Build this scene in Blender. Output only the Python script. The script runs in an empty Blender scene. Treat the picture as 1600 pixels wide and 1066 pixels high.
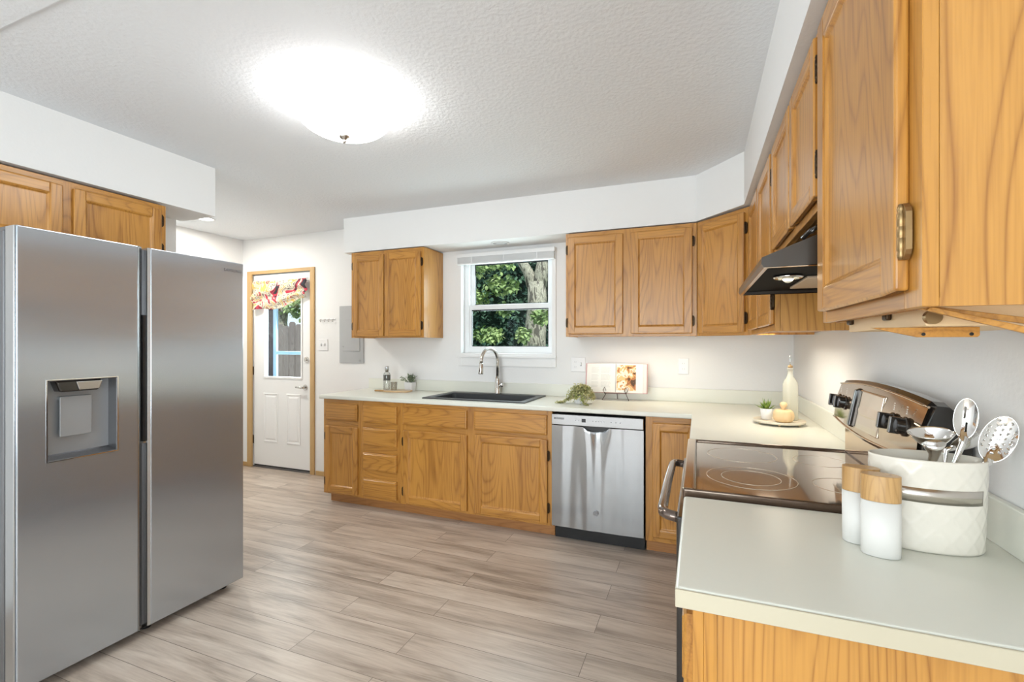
import bpy, bmesh, math, random
from mathutils import Vector, Matrix
R = math.radians
random.seed(7)
SC = bpy.context.scene
COL = SC.collection

# ------------------------------------------------------------------ camera, world, sun, exposure
cam_d = bpy.data.cameras.new('camera'); cam = bpy.data.objects.new('camera', cam_d); COL.objects.link(cam)
cam.location = (0, 0, 1.3453)
cam.rotation_euler = (R(90), 0, 0.3784)
cam_d.sensor_width = 36; cam_d.lens = 36 * 733.63 / 1600
cam_d.shift_y = 4.2 / 1600
cam_d.clip_start = 0.02
SC.camera = cam
SC.view_settings.view_transform = 'Standard'; SC.view_settings.look = 'None'
SC.view_settings.gamma = 1; SC.view_settings.use_curve_mapping = False
SC.view_settings.exposure = 0.16

W = bpy.data.worlds.new('world'); SC.world = W; W.use_nodes = True
wn = W.node_tree.nodes; wl = W.node_tree.links
bg = wn['Background']; bg.inputs['Strength'].default_value = 1.35
sky = wn.new('ShaderNodeTexSky'); sky.sky_type = 'HOSEK_WILKIE'; sky.turbidity = 3.0
sky.sun_direction = Vector((0.5, -0.6, 0.65)).normalized(); sky.ground_albedo = 0.4
mixw = wn.new('ShaderNodeMix'); mixw.data_type = 'RGBA'; mixw.inputs[0].default_value = 0.75
wl.new(sky.outputs[0], mixw.inputs[6]); mixw.inputs[7].default_value = (0.85, 0.93, 1.0, 1)
wl.new(mixw.outputs[2], bg.inputs['Color'])

def sun(name, energy, direction, col=(1, 0.96, 0.9), ang=1.0):
    l = bpy.data.lights.new(name, 'SUN'); l.energy = energy; l.color = col; l.angle = R(ang)
    o = bpy.data.objects.new(name, l); COL.objects.link(o)
    o.rotation_euler = Vector(direction).to_track_quat('-Z', 'Y').to_euler(); return o
sun('sun', 3.2, (-0.45, 0.55, -0.75))

def area(name, loc, direction, sx, sy, watts, col=(1, 1, 1), spread=180):
    l = bpy.data.lights.new(name, 'AREA'); l.shape = 'RECTANGLE'; l.size = sx; l.size_y = sy
    l.energy = watts; l.color = col; l.spread = R(spread)
    o = bpy.data.objects.new(name, l); COL.objects.link(o); o.location = loc
    o.rotation_euler = Vector(direction).to_track_quat('-Z', 'Z').to_euler(); return o
# daylight at door and sink window; rear and side lights are added, windows unseen
area('rear_fill_light', (-1.2, -3.28, 1.35), (0, 1, 0.22), 3.4, 1.9, 150, (0.96, 0.98, 1.0))
area('side_fill_light', (2.55, -1.9, 1.5), (-1, 0.25, 0.0), 1.6, 1.4, 42, (0.95, 0.97, 1.0))
area('daylight_entry_door', (-4.1, 3.90, 1.45), (0, -1, -0.15), 0.45, 0.9, 12, (0.95, 0.98, 1.0))
area('daylight_sink_window', (-1.53, 3.95, 1.65), (0, -1, -0.1), 0.7, 0.65, 14, (0.9, 0.97, 1.0))

# ------------------------------------------------------------------ materials
def newmat(name):
    m = bpy.data.materials.new(name); m.use_nodes = True
    return m, m.node_tree.nodes, m.node_tree.links, m.node_tree.nodes['Principled BSDF']
def setp(b, **k):
    for kk, v in k.items():
        b.inputs[kk.replace('_', ' ')].default_value = v
def flat(name, col, rough=0.5, metal=0.0, spec=0.5, coat=0.0, bump=None, emis=None, estr=0, trans=0, ior=1.45, alpha=1):
    m, n, l, b = newmat(name)
    b.inputs['Base Color'].default_value = (*col, 1); b.inputs['Roughness'].default_value = rough
    b.inputs['Metallic'].default_value = metal; b.inputs['Specular IOR Level'].default_value = spec
    b.inputs['Coat Weight'].default_value = coat; b.inputs['Coat Roughness'].default_value = 0.1
    b.inputs['Transmission Weight'].default_value = trans; b.inputs['IOR'].default_value = ior
    if emis: b.inputs['Emission Color'].default_value = (*emis, 1); b.inputs['Emission Strength'].default_value = estr
    if bump:
        sc, st, dist = bump
        tc = n.new('ShaderNodeTexCoord'); nz = n.new('ShaderNodeTexNoise'); bp = n.new('ShaderNodeBump')
        nz.inputs['Scale'].default_value = sc; nz.inputs['Detail'].default_value = 4
        bp.inputs['Strength'].default_value = st; bp.inputs['Distance'].default_value = dist
        l.new(tc.outputs['Object'], nz.inputs['Vector']); l.new(nz.outputs['Fac'], bp.inputs['Height']); l.new(bp.outputs[0], b.inputs['Normal'])
    return m
def ramp(n, stops, interp='LINEAR'):
    r = n.new('ShaderNodeValToRGB'); r.color_ramp.interpolation = interp
    e = r.color_ramp.elements
    while len(e) < len(stops): e.new(0.5)
    for i, (p, c) in enumerate(stops): e[i].position = p; e[i].color = (*c, 1)
    return r
def wood(name, axis='z', light=(0.53, 0.250, 0.048), dark=(0.22, 0.075, 0.010), scale=1.0, rough=0.33, contrast=1.0, lines=30, st_=0.13, nscale=4.2, power=3.5, fine=1.0):
    """oak: broad cathedral figure plus fine pores, stretched along one local axis"""
    m, n, l, b = newmat(name)
    tc = n.new('ShaderNodeTexCoord'); oi = n.new('ShaderNodeObjectInfo')
    off = n.new('ShaderNodeVectorMath'); off.operation = 'MULTIPLY_ADD'
    comb = n.new('ShaderNodeCombineXYZ')
    for i, k in enumerate((7.3, 3.1, 5.7)):
        mm = n.new('ShaderNodeMath'); mm.operation = 'MULTIPLY'; mm.inputs[1].default_value = k
        l.new(oi.outputs['Random'], mm.inputs[0]); l.new(mm.outputs[0], comb.inputs[i])
    add = n.new('ShaderNodeVectorMath'); add.operation = 'ADD'
    l.new(tc.outputs['Object'], add.inputs[0]); l.new(comb.outputs[0], add.inputs[1])
    st = {'x': (st_, 1, 1), 'y': (1, st_, 1), 'z': (1, 1, st_)}[axis]
    mp = n.new('ShaderNodeMapping'); mp.inputs['Scale'].default_value = [s * scale for s in st]
    l.new(add.outputs[0], mp.inputs['Vector'])
    # broad warping field makes the cathedral arches
    nz0 = n.new('ShaderNodeTexNoise'); nz0.inputs['Scale'].default_value = nscale; nz0.inputs['Detail'].default_value = 1.5
    nz0.inputs['Roughness'].default_value = 0.45
    l.new(mp.outputs[0], nz0.inputs['Vector'])
    mul = n.new('ShaderNodeMath'); mul.operation = 'MULTIPLY'; mul.inputs[1].default_value = lines
    l.new(nz0.outputs['Fac'], mul.inputs[0])
    fr = n.new('ShaderNodeMath'); fr.operation = 'PINGPONG'; fr.inputs[1].default_value = 0.5
    l.new(mul.outputs[0], fr.inputs[0])
    pw = n.new('ShaderNodeMath'); pw.operation = 'POWER'; pw.inputs[1].default_value = power
    m2 = n.new('ShaderNodeMath'); m2.operation = 'MULTIPLY'; m2.inputs[1].default_value = 2.0
    l.new(fr.outputs[0], m2.inputs[0]); l.new(m2.outputs[0], pw.inputs[0])
    # fine pores
    st2 = {'x': (3, 90, 90), 'y': (90, 3, 90), 'z': (90, 90, 3)}[axis]
    mp2 = n.new('ShaderNodeMapping'); mp2.inputs['Scale'].default_value = st2
    l.new(add.outputs[0], mp2.inputs['Vector'])
    nz = n.new('ShaderNodeTexNoise'); nz.inputs['Scale'].default_value = 2.2; nz.inputs['Detail'].default_value = 3
    l.new(mp2.outputs[0], nz.inputs['Vector'])
    st3 = {'x': (0.5, 5, 5), 'y': (5, 0.5, 5), 'z': (5, 5, 0.5)}[axis]
    mp3 = n.new('ShaderNodeMapping'); mp3.inputs['Scale'].default_value = st3
    l.new(add.outputs[0], mp3.inputs['Vector'])
    nz3 = n.new('ShaderNodeTexNoise'); nz3.inputs['Scale'].default_value = 1.5; nz3.inputs['Detail'].default_value = 2
    l.new(mp3.outputs[0], nz3.inputs['Vector'])
    a1 = n.new('ShaderNodeMath'); a1.operation = 'MULTIPLY_ADD'; a1.inputs[1].default_value = 0.45 * contrast
    l.new(pw.outputs[0], a1.inputs[0])
    b1 = n.new('ShaderNodeMath'); b1.operation = 'MULTIPLY_ADD'; b1.inputs[1].default_value = 1.1 * fine; b1.inputs[2].default_value = -0.52 * fine
    l.new(nz.outputs['Fac'], b1.inputs[0])
    c1 = n.new('ShaderNodeMath'); c1.operation = 'MULTIPLY_ADD'; c1.inputs[1].default_value = 0.8 * fine; c1.inputs[2].default_value = -0.30 * fine
    l.new(nz3.outputs['Fac'], c1.inputs[0])
    s1 = n.new('ShaderNodeMath'); s1.operation = 'ADD'; l.new(b1.outputs[0], s1.inputs[0]); l.new(c1.outputs[0], s1.inputs[1])
    l.new(s1.outputs[0], a1.inputs[2])
    rp = ramp(n, [(0.0, light), (1.0, dark)])
    l.new(a1.outputs[0], rp.inputs[0]); l.new(rp.outputs[0], b.inputs['Base Color'])
    b.inputs['Roughness'].default_value = rough; b.inputs['Specular IOR Level'].default_value = 0.45
    b.inputs['Coat Weight'].default_value = 0.25; b.inputs['Coat Roughness'].default_value = 0.22
    bp = n.new('ShaderNodeBump'); bp.inputs['Strength'].default_value = 0.12; bp.inputs['Distance'].default_value = 0.0008
    l.new(nz.outputs['Fac'], bp.inputs['Height']); l.new(bp.outputs[0], b.inputs['Normal'])
    return m
def brushed(name, col, axis, rough=0.28, strength=0.35):
    """stainless steel, fine noise stretched along `axis` (the brushing direction)"""
    m, n, l, b = newmat(name)
    tc = n.new('ShaderNodeTexCoord'); mp = n.new('ShaderNodeMapping')
    mp.inputs['Scale'].default_value = {'x': (2, 700, 700), 'y': (700, 2, 700), 'z': (700, 700, 2)}[axis]
    nz = n.new('ShaderNodeTexNoise'); nz.inputs['Scale'].default_value = 1; nz.inputs['Detail'].default_value = 2
    l.new(tc.outputs['Object'], mp.inputs['Vector']); l.new(mp.outputs[0], nz.inputs['Vector'])
    bp = n.new('ShaderNodeBump'); bp.inputs['Strength'].default_value = strength; bp.inputs['Distance'].default_value = 0.0006
    l.new(nz.outputs['Fac'], bp.inputs['Height']); l.new(bp.outputs[0], b.inputs['Normal'])
    b.inputs['Base Color'].default_value = (*col, 1); b.inputs['Metallic'].default_value = 1; b.inputs['Roughness'].default_value = rough
    b.inputs['Anisotropic'].default_value = 0.85
    vt = n.new('ShaderNodeVectorTransform'); vt.vector_type = 'VECTOR'; vt.convert_from = 'OBJECT'; vt.convert_to = 'WORLD'
    vt.inputs[0].default_value = {'x': (0, 0, 1), 'z': (1, 0, 0)}[axis]
    l.new(vt.outputs[0], b.inputs['Tangent'])
    return m
def textured(name, col, kind):
    m, n, l, b = newmat(name)
    tc = n.new('ShaderNodeTexCoord'); nz = n.new('ShaderNodeTexNoise'); bp = n.new('ShaderNodeBump')
    sc, st, d = {'ceiling': (55, 0.55, 0.006), 'wall': (75, 0.22, 0.003)}[kind]
    nz.inputs['Scale'].default_value = sc; nz.inputs['Detail'].default_value = 3; nz.inputs['Roughness'].default_value = 0.55
    l.new(tc.outputs['Object'], nz.inputs['Vector']); l.new(nz.outputs['Fac'], bp.inputs['Height'])
    bp.inputs['Strength'].default_value = st; bp.inputs['Distance'].default_value = d
    l.new(bp.outputs[0], b.inputs['Normal'])
    b.inputs['Base Color'].default_value = (*col, 1); b.inputs['Roughness'].default_value = 0.75; b.inputs['Specular IOR Level'].default_value = 0.2
    return m
def plank_floor():
    m, n, l, b = newmat('vinyl_plank')
    tc = n.new('ShaderNodeTexCoord')
    br = n.new('ShaderNodeTexBrick'); br.offset = 0.37; br.offset_frequency = 2; br.squash = 1
    br.inputs['Scale'].default_value = 1; br.inputs['Brick Width'].default_value = 1.22; br.inputs['Row Height'].default_value = 0.155
    br.inputs['Mortar Size'].default_value = 0.0015; br.inputs['Mortar Smooth'].default_value = 0.3; br.inputs['Bias'].default_value = 0
    br.inputs['Color1'].default_value = (0, 0, 0, 1); br.inputs['Color2'].default_value = (1, 1, 1, 1); br.inputs['Mortar'].default_value = (0.5, 0.5, 0.5, 1)
    l.new(tc.outputs['Object'], br.inputs['Vector'])
    sep = n.new('ShaderNodeSeparateColor'); l.new(br.outputs['Color'], sep.inputs[0])
    comb = n.new('ShaderNodeCombineXYZ'); mm = n.new('ShaderNodeMath'); mm.operation = 'MULTIPLY'; mm.inputs[1].default_value = 23
    l.new(sep.outputs[0], mm.inputs[0]); l.new(mm.outputs[0], comb.inputs[0]); l.new(mm.outputs[0], comb.inputs[2])
    add = n.new('ShaderNodeVectorMath'); add.operation = 'ADD'; l.new(tc.outputs['Object'], add.inputs[0]); l.new(comb.outputs[0], add.inputs[1])
    mp = n.new('ShaderNodeMapping'); mp.inputs['Scale'].default_value = (0.9, 7, 1); l.new(add.outputs[0], mp.inputs['Vector'])
    nz = n.new('ShaderNodeTexNoise'); nz.inputs['Scale'].default_value = 1.6; nz.inputs['Detail'].default_value = 5; nz.inputs['Roughness'].default_value = 0.6
    nz.inputs['Distortion'].default_value = 0.6
    l.new(mp.outputs[0], nz.inputs['Vector'])
    mp2 = n.new('ShaderNodeMapping'); mp2.inputs['Scale'].default_value = (6, 110, 1); l.new(add.outputs[0], mp2.inputs['Vector'])
    nz2 = n.new('ShaderNodeTexNoise'); nz2.inputs['Scale'].default_value = 1.2; nz2.inputs['Detail'].default_value = 3
    l.new(mp2.outputs[0], nz2.inputs['Vector'])
    s = n.new('ShaderNodeMath'); s.operation = 'MULTIPLY_ADD'; s.inputs[1].default_value = 0.32; l.new(nz2.outputs['Fac'], s.inputs[0])
    s0 = n.new('ShaderNodeMath'); s0.operation = 'MULTIPLY_ADD'; s0.inputs[1].default_value = 0.13; l.new(sep.outputs[0], s0.inputs[0])
    s00 = n.new('ShaderNodeMath'); s00.operation = 'MULTIPLY_ADD'; s00.inputs[1].default_value = 1.0; s00.inputs[2].default_value = -0.23
    l.new(nz.outputs['Fac'], s00.inputs[0]); l.new(s00.outputs[0], s0.inputs[2]); l.new(s0.outputs[0], s.inputs[2])
    rp = ramp(n, [(0.22, (0.25, 0.195, 0.155)), (0.5, (0.50, 0.415, 0.345)), (0.74, (0.64, 0.555, 0.475))])
    l.new(s.outputs[0], rp.inputs[0])
    mx = n.new('ShaderNodeMix'); mx.data_type = 'RGBA'; l.new(br.outputs['Fac'], mx.inputs[0]); l.new(rp.outputs[0], mx.inputs[6])
    mx.inputs[7].default_value = (0.16, 0.125, 0.10, 1)
    l.new(mx.outputs[2], b.inputs['Base Color'])
    b.inputs['Roughness'].default_value = 0.36; b.inputs['Specular IOR Level'].default_value = 0.5
    bp = n.new('ShaderNodeBump'); bp.inputs['Strength'].default_value = 0.12; bp.inputs['Distance'].default_value = 0.002
    l.new(nz2.outputs['Fac'], bp.inputs['Height']); l.new(bp.outputs[0], b.inputs['Normal'])
    return m
def patches(name, stops, scale, distort=1.5, rough=0.8, stretch=(1, 1, 1), detail=3):
    m, n, l, b = newmat(name)
    tc = n.new('ShaderNodeTexCoord'); mp = n.new('ShaderNodeMapping'); mp.inputs['Scale'].default_value = stretch
    nz = n.new('ShaderNodeTexNoise'); nz.inputs['Scale'].default_value = scale; nz.inputs['Detail'].default_value = detail; nz.inputs['Distortion'].default_value = distort
    l.new(tc.outputs['Object'], mp.inputs['Vector']); l.new(mp.outputs[0], nz.inputs['Vector'])
    rp = ramp(n, stops, 'CONSTANT'); l.new(nz.outputs['Fac'], rp.inputs[0]); l.new(rp.outputs[0], b.inputs['Base Color'])
    b.inputs['Roughness'].default_value = rough
    return m
def leafmat(name, c1, c2, sc=3):
    m, n, l, b = newmat(name)
    tc = n.new('ShaderNodeTexCoord'); nz = n.new('ShaderNodeTexNoise'); nz.inputs['Scale'].default_value = sc
    l.new(tc.outputs['Object'], nz.inputs['Vector'])
    rp = ramp(n, [(0.35, c1), (0.65, c2)]); l.new(nz.outputs['Fac'], rp.inputs[0]); l.new(rp.outputs[0], b.inputs['Base Color'])
    b.inputs['Roughness'].default_value = 0.75; b.inputs['Specular IOR Level'].default_value = 0.15
    return m
def glassmat(name, tint=(0.95, 0.98, 0.97), refl=0.12, k=0.5):
    m = bpy.data.materials.new(name); m.use_nodes = True; n = m.node_tree.nodes; l = m.node_tree.links
    n.clear(); o = n.new('ShaderNodeOutputMaterial'); t = n.new('ShaderNodeBsdfTransparent'); g = n.new('ShaderNodeBsdfGlossy')
    g.inputs['Roughness'].default_value = 0.02; t.inputs[0].default_value = (*tint, 1)
    fz = n.new('ShaderNodeLayerWeight'); fz.inputs[0].default_value = 0.25
    mm = n.new('ShaderNodeMath'); mm.operation = 'MULTIPLY_ADD'; mm.inputs[1].default_value = k; mm.inputs[2].default_value = refl * 0.3
    l.new(fz.outputs['Fresnel'], mm.inputs[0])
    mx = n.new('ShaderNodeMixShader'); l.new(mm.outputs[0], mx.inputs[0]); l.new(t.outputs[0], mx.inputs[1]); l.new(g.outputs[0], mx.inputs[2]); l.new(mx.outputs[0], o.inputs[0])
    return m

WZ = wood('oak_vertical', 'z'); WX = wood('oak_horizontal', 'x')
WS = wood('oak_side_panel', 'z', light=(0.56, 0.275, 0.062), dark=(0.25, 0.09, 0.016), contrast=1.25, lines=44, st_=0.16, nscale=3.0, power=4.5, fine=0.7)
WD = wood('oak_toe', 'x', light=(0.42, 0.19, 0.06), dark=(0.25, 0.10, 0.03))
CASING = wood('tan_casing', 'z', light=(0.52, 0.34, 0.15), dark=(0.40, 0.24, 0.10), contrast=0.5)
CASINGX = wood('tan_casing_horizontal', 'x', light=(0.52, 0.34, 0.15), dark=(0.40, 0.24, 0.10), contrast=0.5)
WALL = textured('wall_paint', (0.80, 0.80, 0.80), 'wall')
CEIL = textured('ceiling_paint', (0.77, 0.79, 0.82), 'ceiling')
FLOOR = plank_floor()
LAM = flat('laminate', (0.75, 0.755, 0.68), 0.28, spec=0.5)
LAMEDGE = flat('laminate_edge', (0.54, 0.49, 0.37), 0.4)
STEELV = brushed('stainless_vertical', (0.50, 0.545, 0.60), 'z', 0.23, 0.03); STEELV.node_tree.nodes['Principled BSDF'].inputs['Metallic'].default_value = 0.84
STEELH = brushed('stainless_horizontal', (0.36, 0.37, 0.38), 'x', 0.12, 0.02)
STEEL = flat('steel_plain', (0.55, 0.56, 0.57), 0.25, metal=1)
STEELDK = flat('steel_dark', (0.20, 0.20, 0.21), 0.35, metal=0.8)
DISP = flat('satin_dispenser', (0.40, 0.42, 0.44), 0.45, metal=0.55)
CHROME = flat('chrome', (0.82, 0.81, 0.79), 0.08, metal=1)
NICKEL = flat('brushed_nickel', (0.62, 0.60, 0.57), 0.22, metal=1)
BLACK = flat('black_plastic', (0.012, 0.012, 0.013), 0.35)
BLACKG = flat('black_enamel', (0.02, 0.017, 0.015), 0.12, coat=0.5)
SMOKE = flat('smoked_enamel', (0.040, 0.030, 0.022), 0.30, coat=0.15)
BRONZE = flat('bronze_trim', (0.55, 0.43, 0.32), 0.10, metal=1)
GLASSTOP = flat('ceramic_glass_top', (0.30, 0.225, 0.165), 0.05, metal=0.75, coat=1.0)
RINGM = flat('burner_ring_print', (0.62, 0.52, 0.42), 0.2, metal=0.3)
HINGE = flat('antique_hinge', (0.05, 0.03, 0.015), 0.35, metal=0.8)
BRASS = flat('hinge_brass', (0.34, 0.23, 0.11), 0.38, metal=0.9)
WHITE = flat('white_paint', (0.80, 0.80, 0.80), 0.35)
VINYL = flat('white_vinyl', (0.78, 0.79, 0.80), 0.3)
PLATE = flat('white_plate', (0.78, 0.78, 0.79), 0.3)
SLOT = flat('grey_slot', (0.35, 0.35, 0.36), 0.5)
GREYM = flat('grey_metal_paint', (0.42, 0.43, 0.44), 0.45)
SINKM = flat('black_granite', (0.05, 0.052, 0.055), 0.4, bump=(400, 0.2, 0.0005))
CERAM = flat('white_ceramic', (0.75, 0.71, 0.63), 0.25, coat=0.3)
POTW = flat('white_pot', (0.80, 0.80, 0.80), 0.35)
LTWOOD = wood('light_wood', 'x', light=(0.66, 0.46, 0.26), dark=(0.48, 0.30, 0.15), contrast=0.6)
ACACIA = wood('acacia_lid', 'z', light=(0.55, 0.33, 0.13), dark=(0.30, 0.15, 0.05), scale=2, contrast=0.9)
MAPLE = flat('pale_wood', (0.78, 0.56, 0.32), 0.5)
WIREM = flat('dark_wire', (0.10, 0.055, 0.04), 0.4, metal=0.6)
PAPER = flat('paper', (0.82, 0.80, 0.76), 0.7)
PAPERT = flat('print_grey', (0.55, 0.54, 0.52), 0.7)
COVERM = flat('book_cover', (0.62, 0.36, 0.36), 0.6)
GLASS = glassmat('window_glass', (0.93, 0.985, 0.985), 0.01, 0.12)
CLEAR = glassmat('clear_glass', (0.965, 0.975, 0.97), 0.35)
CORK = flat('cork', (0.40, 0.26, 0.13), 0.7)
GREENA = leafmat('succulent_green', (0.05, 0.12, 0.02), (0.30, 0.40, 0.08), 60)
GREENB = leafmat('grey_green_leaf', (0.12, 0.17, 0.10), (0.40, 0.46, 0.32), 60)
GREENC = leafmat('trailing_green', (0.30, 0.34, 0.10), (0.74, 0.68, 0.38), 40)
LAMPG = flat('lit_frosted_glass', (0.9, 0.9, 0.88), 0.4, emis=(1.0, 0.985, 0.96), estr=13.0)
LAMPR = flat('lit_recessed_lens', (0.9, 0.9, 0.88), 0.4, emis=(1.0, 0.98, 0.95), estr=7.0)
FLORAL = patches('floral_fabric', [(0, (0.03, 0.03, 0.04)), (0.36, (0.45, 0.04, 0.07)), (0.41, (0.66, 0.60, 0.50)), (0.46, (0.10, 0.08, 0.08)), (0.475, (0.66, 0.62, 0.50)), (0.515, (0.64, 0.42, 0.12)), (0.55, (0.66, 0.63, 0.48)), (0.59, (0.48, 0.06, 0.09)), (0.625, (0.34, 0.34, 0.16)), (0.655, (0.66, 0.60, 0.50))], 6.0, 0.9, 0.85, detail=3.5)
FOOD = patches('food_photo_print', [(0, (0.10, 0.05, 0.02)), (0.38, (0.45, 0.17, 0.06)), (0.46, (0.75, 0.50, 0.22)), (0.53, (0.82, 0.74, 0.62)), (0.60, (0.60, 0.30, 0.10)), (0.66, (0.70, 0.66, 0.60))], 17, 0.8, 0.5)
FENCEM = wood('weathered_fence', 'z', light=(0.26, 0.20, 0.18), dark=(0.10, 0.07, 0.065), contrast=1.2)
BARK = patches('bark', [(0, (0.13, 0.11, 0.09)), (0.44, (0.34, 0.30, 0.24)), (0.50, (0.50, 0.45, 0.36)), (0.56, (0.22, 0.20, 0.16)), (0.60, (0.42, 0.38, 0.30))], 16, 0.6, 0.9, (1, 1, 0.35))
LEAFD = leafmat('dark_foliage', (0.03, 0.08, 0.06), (0.14, 0.24, 0.15), 2.5)
LEAFL = leafmat('bright_foliage', (0.18, 0.29, 0.10), (0.50, 0.60, 0.26), 2.5)
GRASS = flat('grass', (0.08, 0.15, 0.04), 0.9)
SIDING = flat('blue_siding', (0.25, 0.42, 0.60), 0.6)
DARKRED = flat('dark_reddish', (0.055, 0.030, 0.045), 0.8, spec=0.2)

# ------------------------------------------------------------------ mesh helper
class MB:
    def __init__(s): s.v = []; s.f = []; s.m = []; s.sm = []
    def add(s, vs, fs, m=0, smooth=False):
        o = len(s.v); s.v += [tuple(p) for p in vs]
        for f in fs: s.f.append([i + o for i in f]); s.m.append(m); s.sm.append(smooth)
        return s
    def box(s, x0, x1, y0, y1, z0, z1, m=0):
        vs = [(x0, y0, z0), (x1, y0, z0), (x1, y1, z0), (x0, y1, z0), (x0, y0, z1), (x1, y0, z1), (x1, y1, z1), (x0, y1, z1)]
        return s.add(vs, [(0, 3, 2, 1), (4, 5, 6, 7), (0, 1, 5, 4), (1, 2, 6, 5), (2, 3, 7, 6), (3, 0, 4, 7)], m)
    def prism(s, poly, axis, a, b, m=0, smooth=False):
        """poly: list of 2-D points in the plane of the other two axes, in xyz order"""
        def mk(p, t): return {'x': (t, p[0], p[1]), 'y': (p[0], t, p[1]), 'z': (p[0], p[1], t)}[axis]
        n = len(poly); vs = [mk(p, a) for p in poly] + [mk(p, b) for p in poly]
        fs = [tuple(range(n))[::-1], tuple(range(n, 2 * n))]
        s.add(vs, fs, m)
        return s.add(vs, [(i, (i + 1) % n, n + (i + 1) % n, n + i) for i in range(n)], m, smooth)
    def rings(s, rings, m=0, smooth=True, cap=(True, True), closed=True):
        n = len(rings[0]); vs = [p for r in rings for p in r]; fs = []
        for k in range(len(rings) - 1):
            for i in range(n if closed else n - 1):
                j = (i + 1) % n; fs.append((k * n + i, k * n + j, (k + 1) * n + j, (k + 1) * n + i))
        s.add(vs, fs, m, smooth)
        if cap[0]: s.add(rings[0], [tuple(range(n))[::-1]], m)
        if cap[1]: s.add(rings[-1], [tuple(range(n))], m)
        return s
    def lathe(s, prof, c=(0, 0, 0), n=32, m=0, sx=1, sy=1, cap=(True, True), rot=0, smooth=True):
        rs = []
        for r, z in prof:
            ring = []
            for i in range(n):
                a = 2 * math.pi * i / n; x, y = r * sx * math.cos(a), r * sy * math.sin(a)
                ring.append((c[0] + x * math.cos(rot) - y * math.sin(rot), c[1] + x * math.sin(rot) + y * math.cos(rot), c[2] + z))
            rs.append(ring)
        return s.rings(rs, m, smooth, cap)
    def tube(s, path, r, n=12, m=0, cap=True, flat=1.0):
        pts = [Vector(p) for p in path]; rs = []
        rr = r if isinstance(r, (list, tuple)) else [r] * len(pts)
        up = None
        for i, p in enumerate(pts):
            t = (pts[min(i + 1, len(pts) - 1)] - pts[max(i - 1, 0)]).normalized()
            if up is None:
                up = Vector((0, 0, 1)) if abs(t.z) < 0.9 else Vector((0, 1, 0))
            a = t.cross(up).normalized(); b = a.cross(t).normalized(); up = b
            rs.append([tuple(p + a * rr[i] * math.cos(2 * math.pi * k / n) + b * rr[i] * flat * math.sin(2 * math.pi * k / n)) for k in range(n)])
        return s.rings(rs, m, True, (cap, cap))
    def sphere(s, c, r, n=12, m=0, sc=(1, 1, 1)):
        k = max(4, n // 2); prof = [(r * math.sin(math.pi * i / k), -r * math.cos(math.pi * i / k)) for i in range(k + 1)]
        prof[0] = (r * 0.02, -r); prof[-1] = (r * 0.02, r)
        rs = [[(c[0] + q * sc[0] * math.cos(2 * math.pi * i / n), c[1] + q * sc[1] * math.sin(2 * math.pi * i / n), c[2] + z * sc[2]) for i in range(n)] for q, z in prof]
        return s.rings(rs, m, True)
    def disc(s, c, axis, r, t, n=32, m=0):
        """solid disc, thickness t along axis vector from c"""
        ax = Vector(axis).normalized(); u = ax.orthogonal().normalized(); w = ax.cross(u)
        def ring(q, d): return [tuple(Vector(c) + ax * d + (u * math.cos(2 * math.pi * i / n) + w * math.sin(2 * math.pi * i / n)) * q) for i in range(n)]
        return s.rings([ring(r, 0), ring(r, t)], m, False)
    def grid(s, xs, ys, keep, z0, z1, axis='z', m=0):
        """slab cut into cells with holes; shared verts so that bevels stay clean"""
        nx, ny = len(xs), len(ys)
        def mk(a, b, t): return {'z': (a, b, t), 'y': (a, t, b), 'x': (t, a, b)}[axis]
        K = [[keep((xs[i] + xs[i + 1]) / 2, (ys[j] + ys[j + 1]) / 2) for j in range(ny - 1)] for i in range(nx - 1)]
        idx = {}; vs = []
        def V(i, j, k):
            if (i, j, k) not in idx: idx[(i, j, k)] = len(vs); vs.append(mk(xs[i], ys[j], (z0, z1)[k]))
            return idx[(i, j, k)]
        fs = []
        for i in range(nx - 1):
            for j in range(ny - 1):
                if not K[i][j]: continue
                fs.append((V(i, j, 0), V(i, j + 1, 0), V(i + 1, j + 1, 0), V(i + 1, j, 0)))
                fs.append((V(i, j, 1), V(i + 1, j, 1), V(i + 1, j + 1, 1), V(i, j + 1, 1)))
                for (di, dj, a, b) in ((-1, 0, (i, j), (i, j + 1)), (1, 0, (i + 1, j + 1), (i + 1, j)), (0, -1, (i + 1, j), (i, j)), (0, 1, (i, j + 1), (i + 1, j + 1))):
                    ii, jj = i + di, j + dj
                    if not (0 <= ii < nx - 1 and 0 <= jj < ny - 1 and K[ii][jj]):
                        fs.append((V(*a, 0), V(*b, 0), V(*b, 1), V(*a, 1)))
        return s.add(vs, fs, m)
    def build(s, name, mats, parent=None, loc=None, bevel=0, seg=2, fix=True):
        me = bpy.data.meshes.new(name); me.from_pydata(s.v, [], s.f)
        if not isinstance(mats, (list, tuple)): mats = [mats]
        for mt in mats: me.materials.append(mt)
        for p, mi, sm in zip(me.polygons, s.m, s.sm): p.material_index = mi; p.use_smooth = sm
        if fix:
            bm = bmesh.new(); bm.from_mesh(me); bmesh.ops.remove_doubles(bm, verts=bm.verts, dist=1e-5)
            bmesh.ops.recalc_face_normals(bm, faces=bm.faces); bm.to_mesh(me); bm.free()
        me.update()
        o = bpy.data.objects.new(name, me); COL.objects.link(o)
        if parent: o.parent = parent
        if loc: o.location = loc
        if bevel:
            md = o.modifiers.new('bevel', 'BEVEL'); md.width = bevel; md.segments = seg; md.limit_method = 'ANGLE'; md.angle_limit = R(40)
            md.harden_normals = False
        return o
def tag(o, label=None, cat=None, group=None, kind=None):
    if label: o['label'] = label
    if cat: o['category'] = cat
    if group: o['group'] = group
    if kind: o['kind'] = kind
    return o
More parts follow.
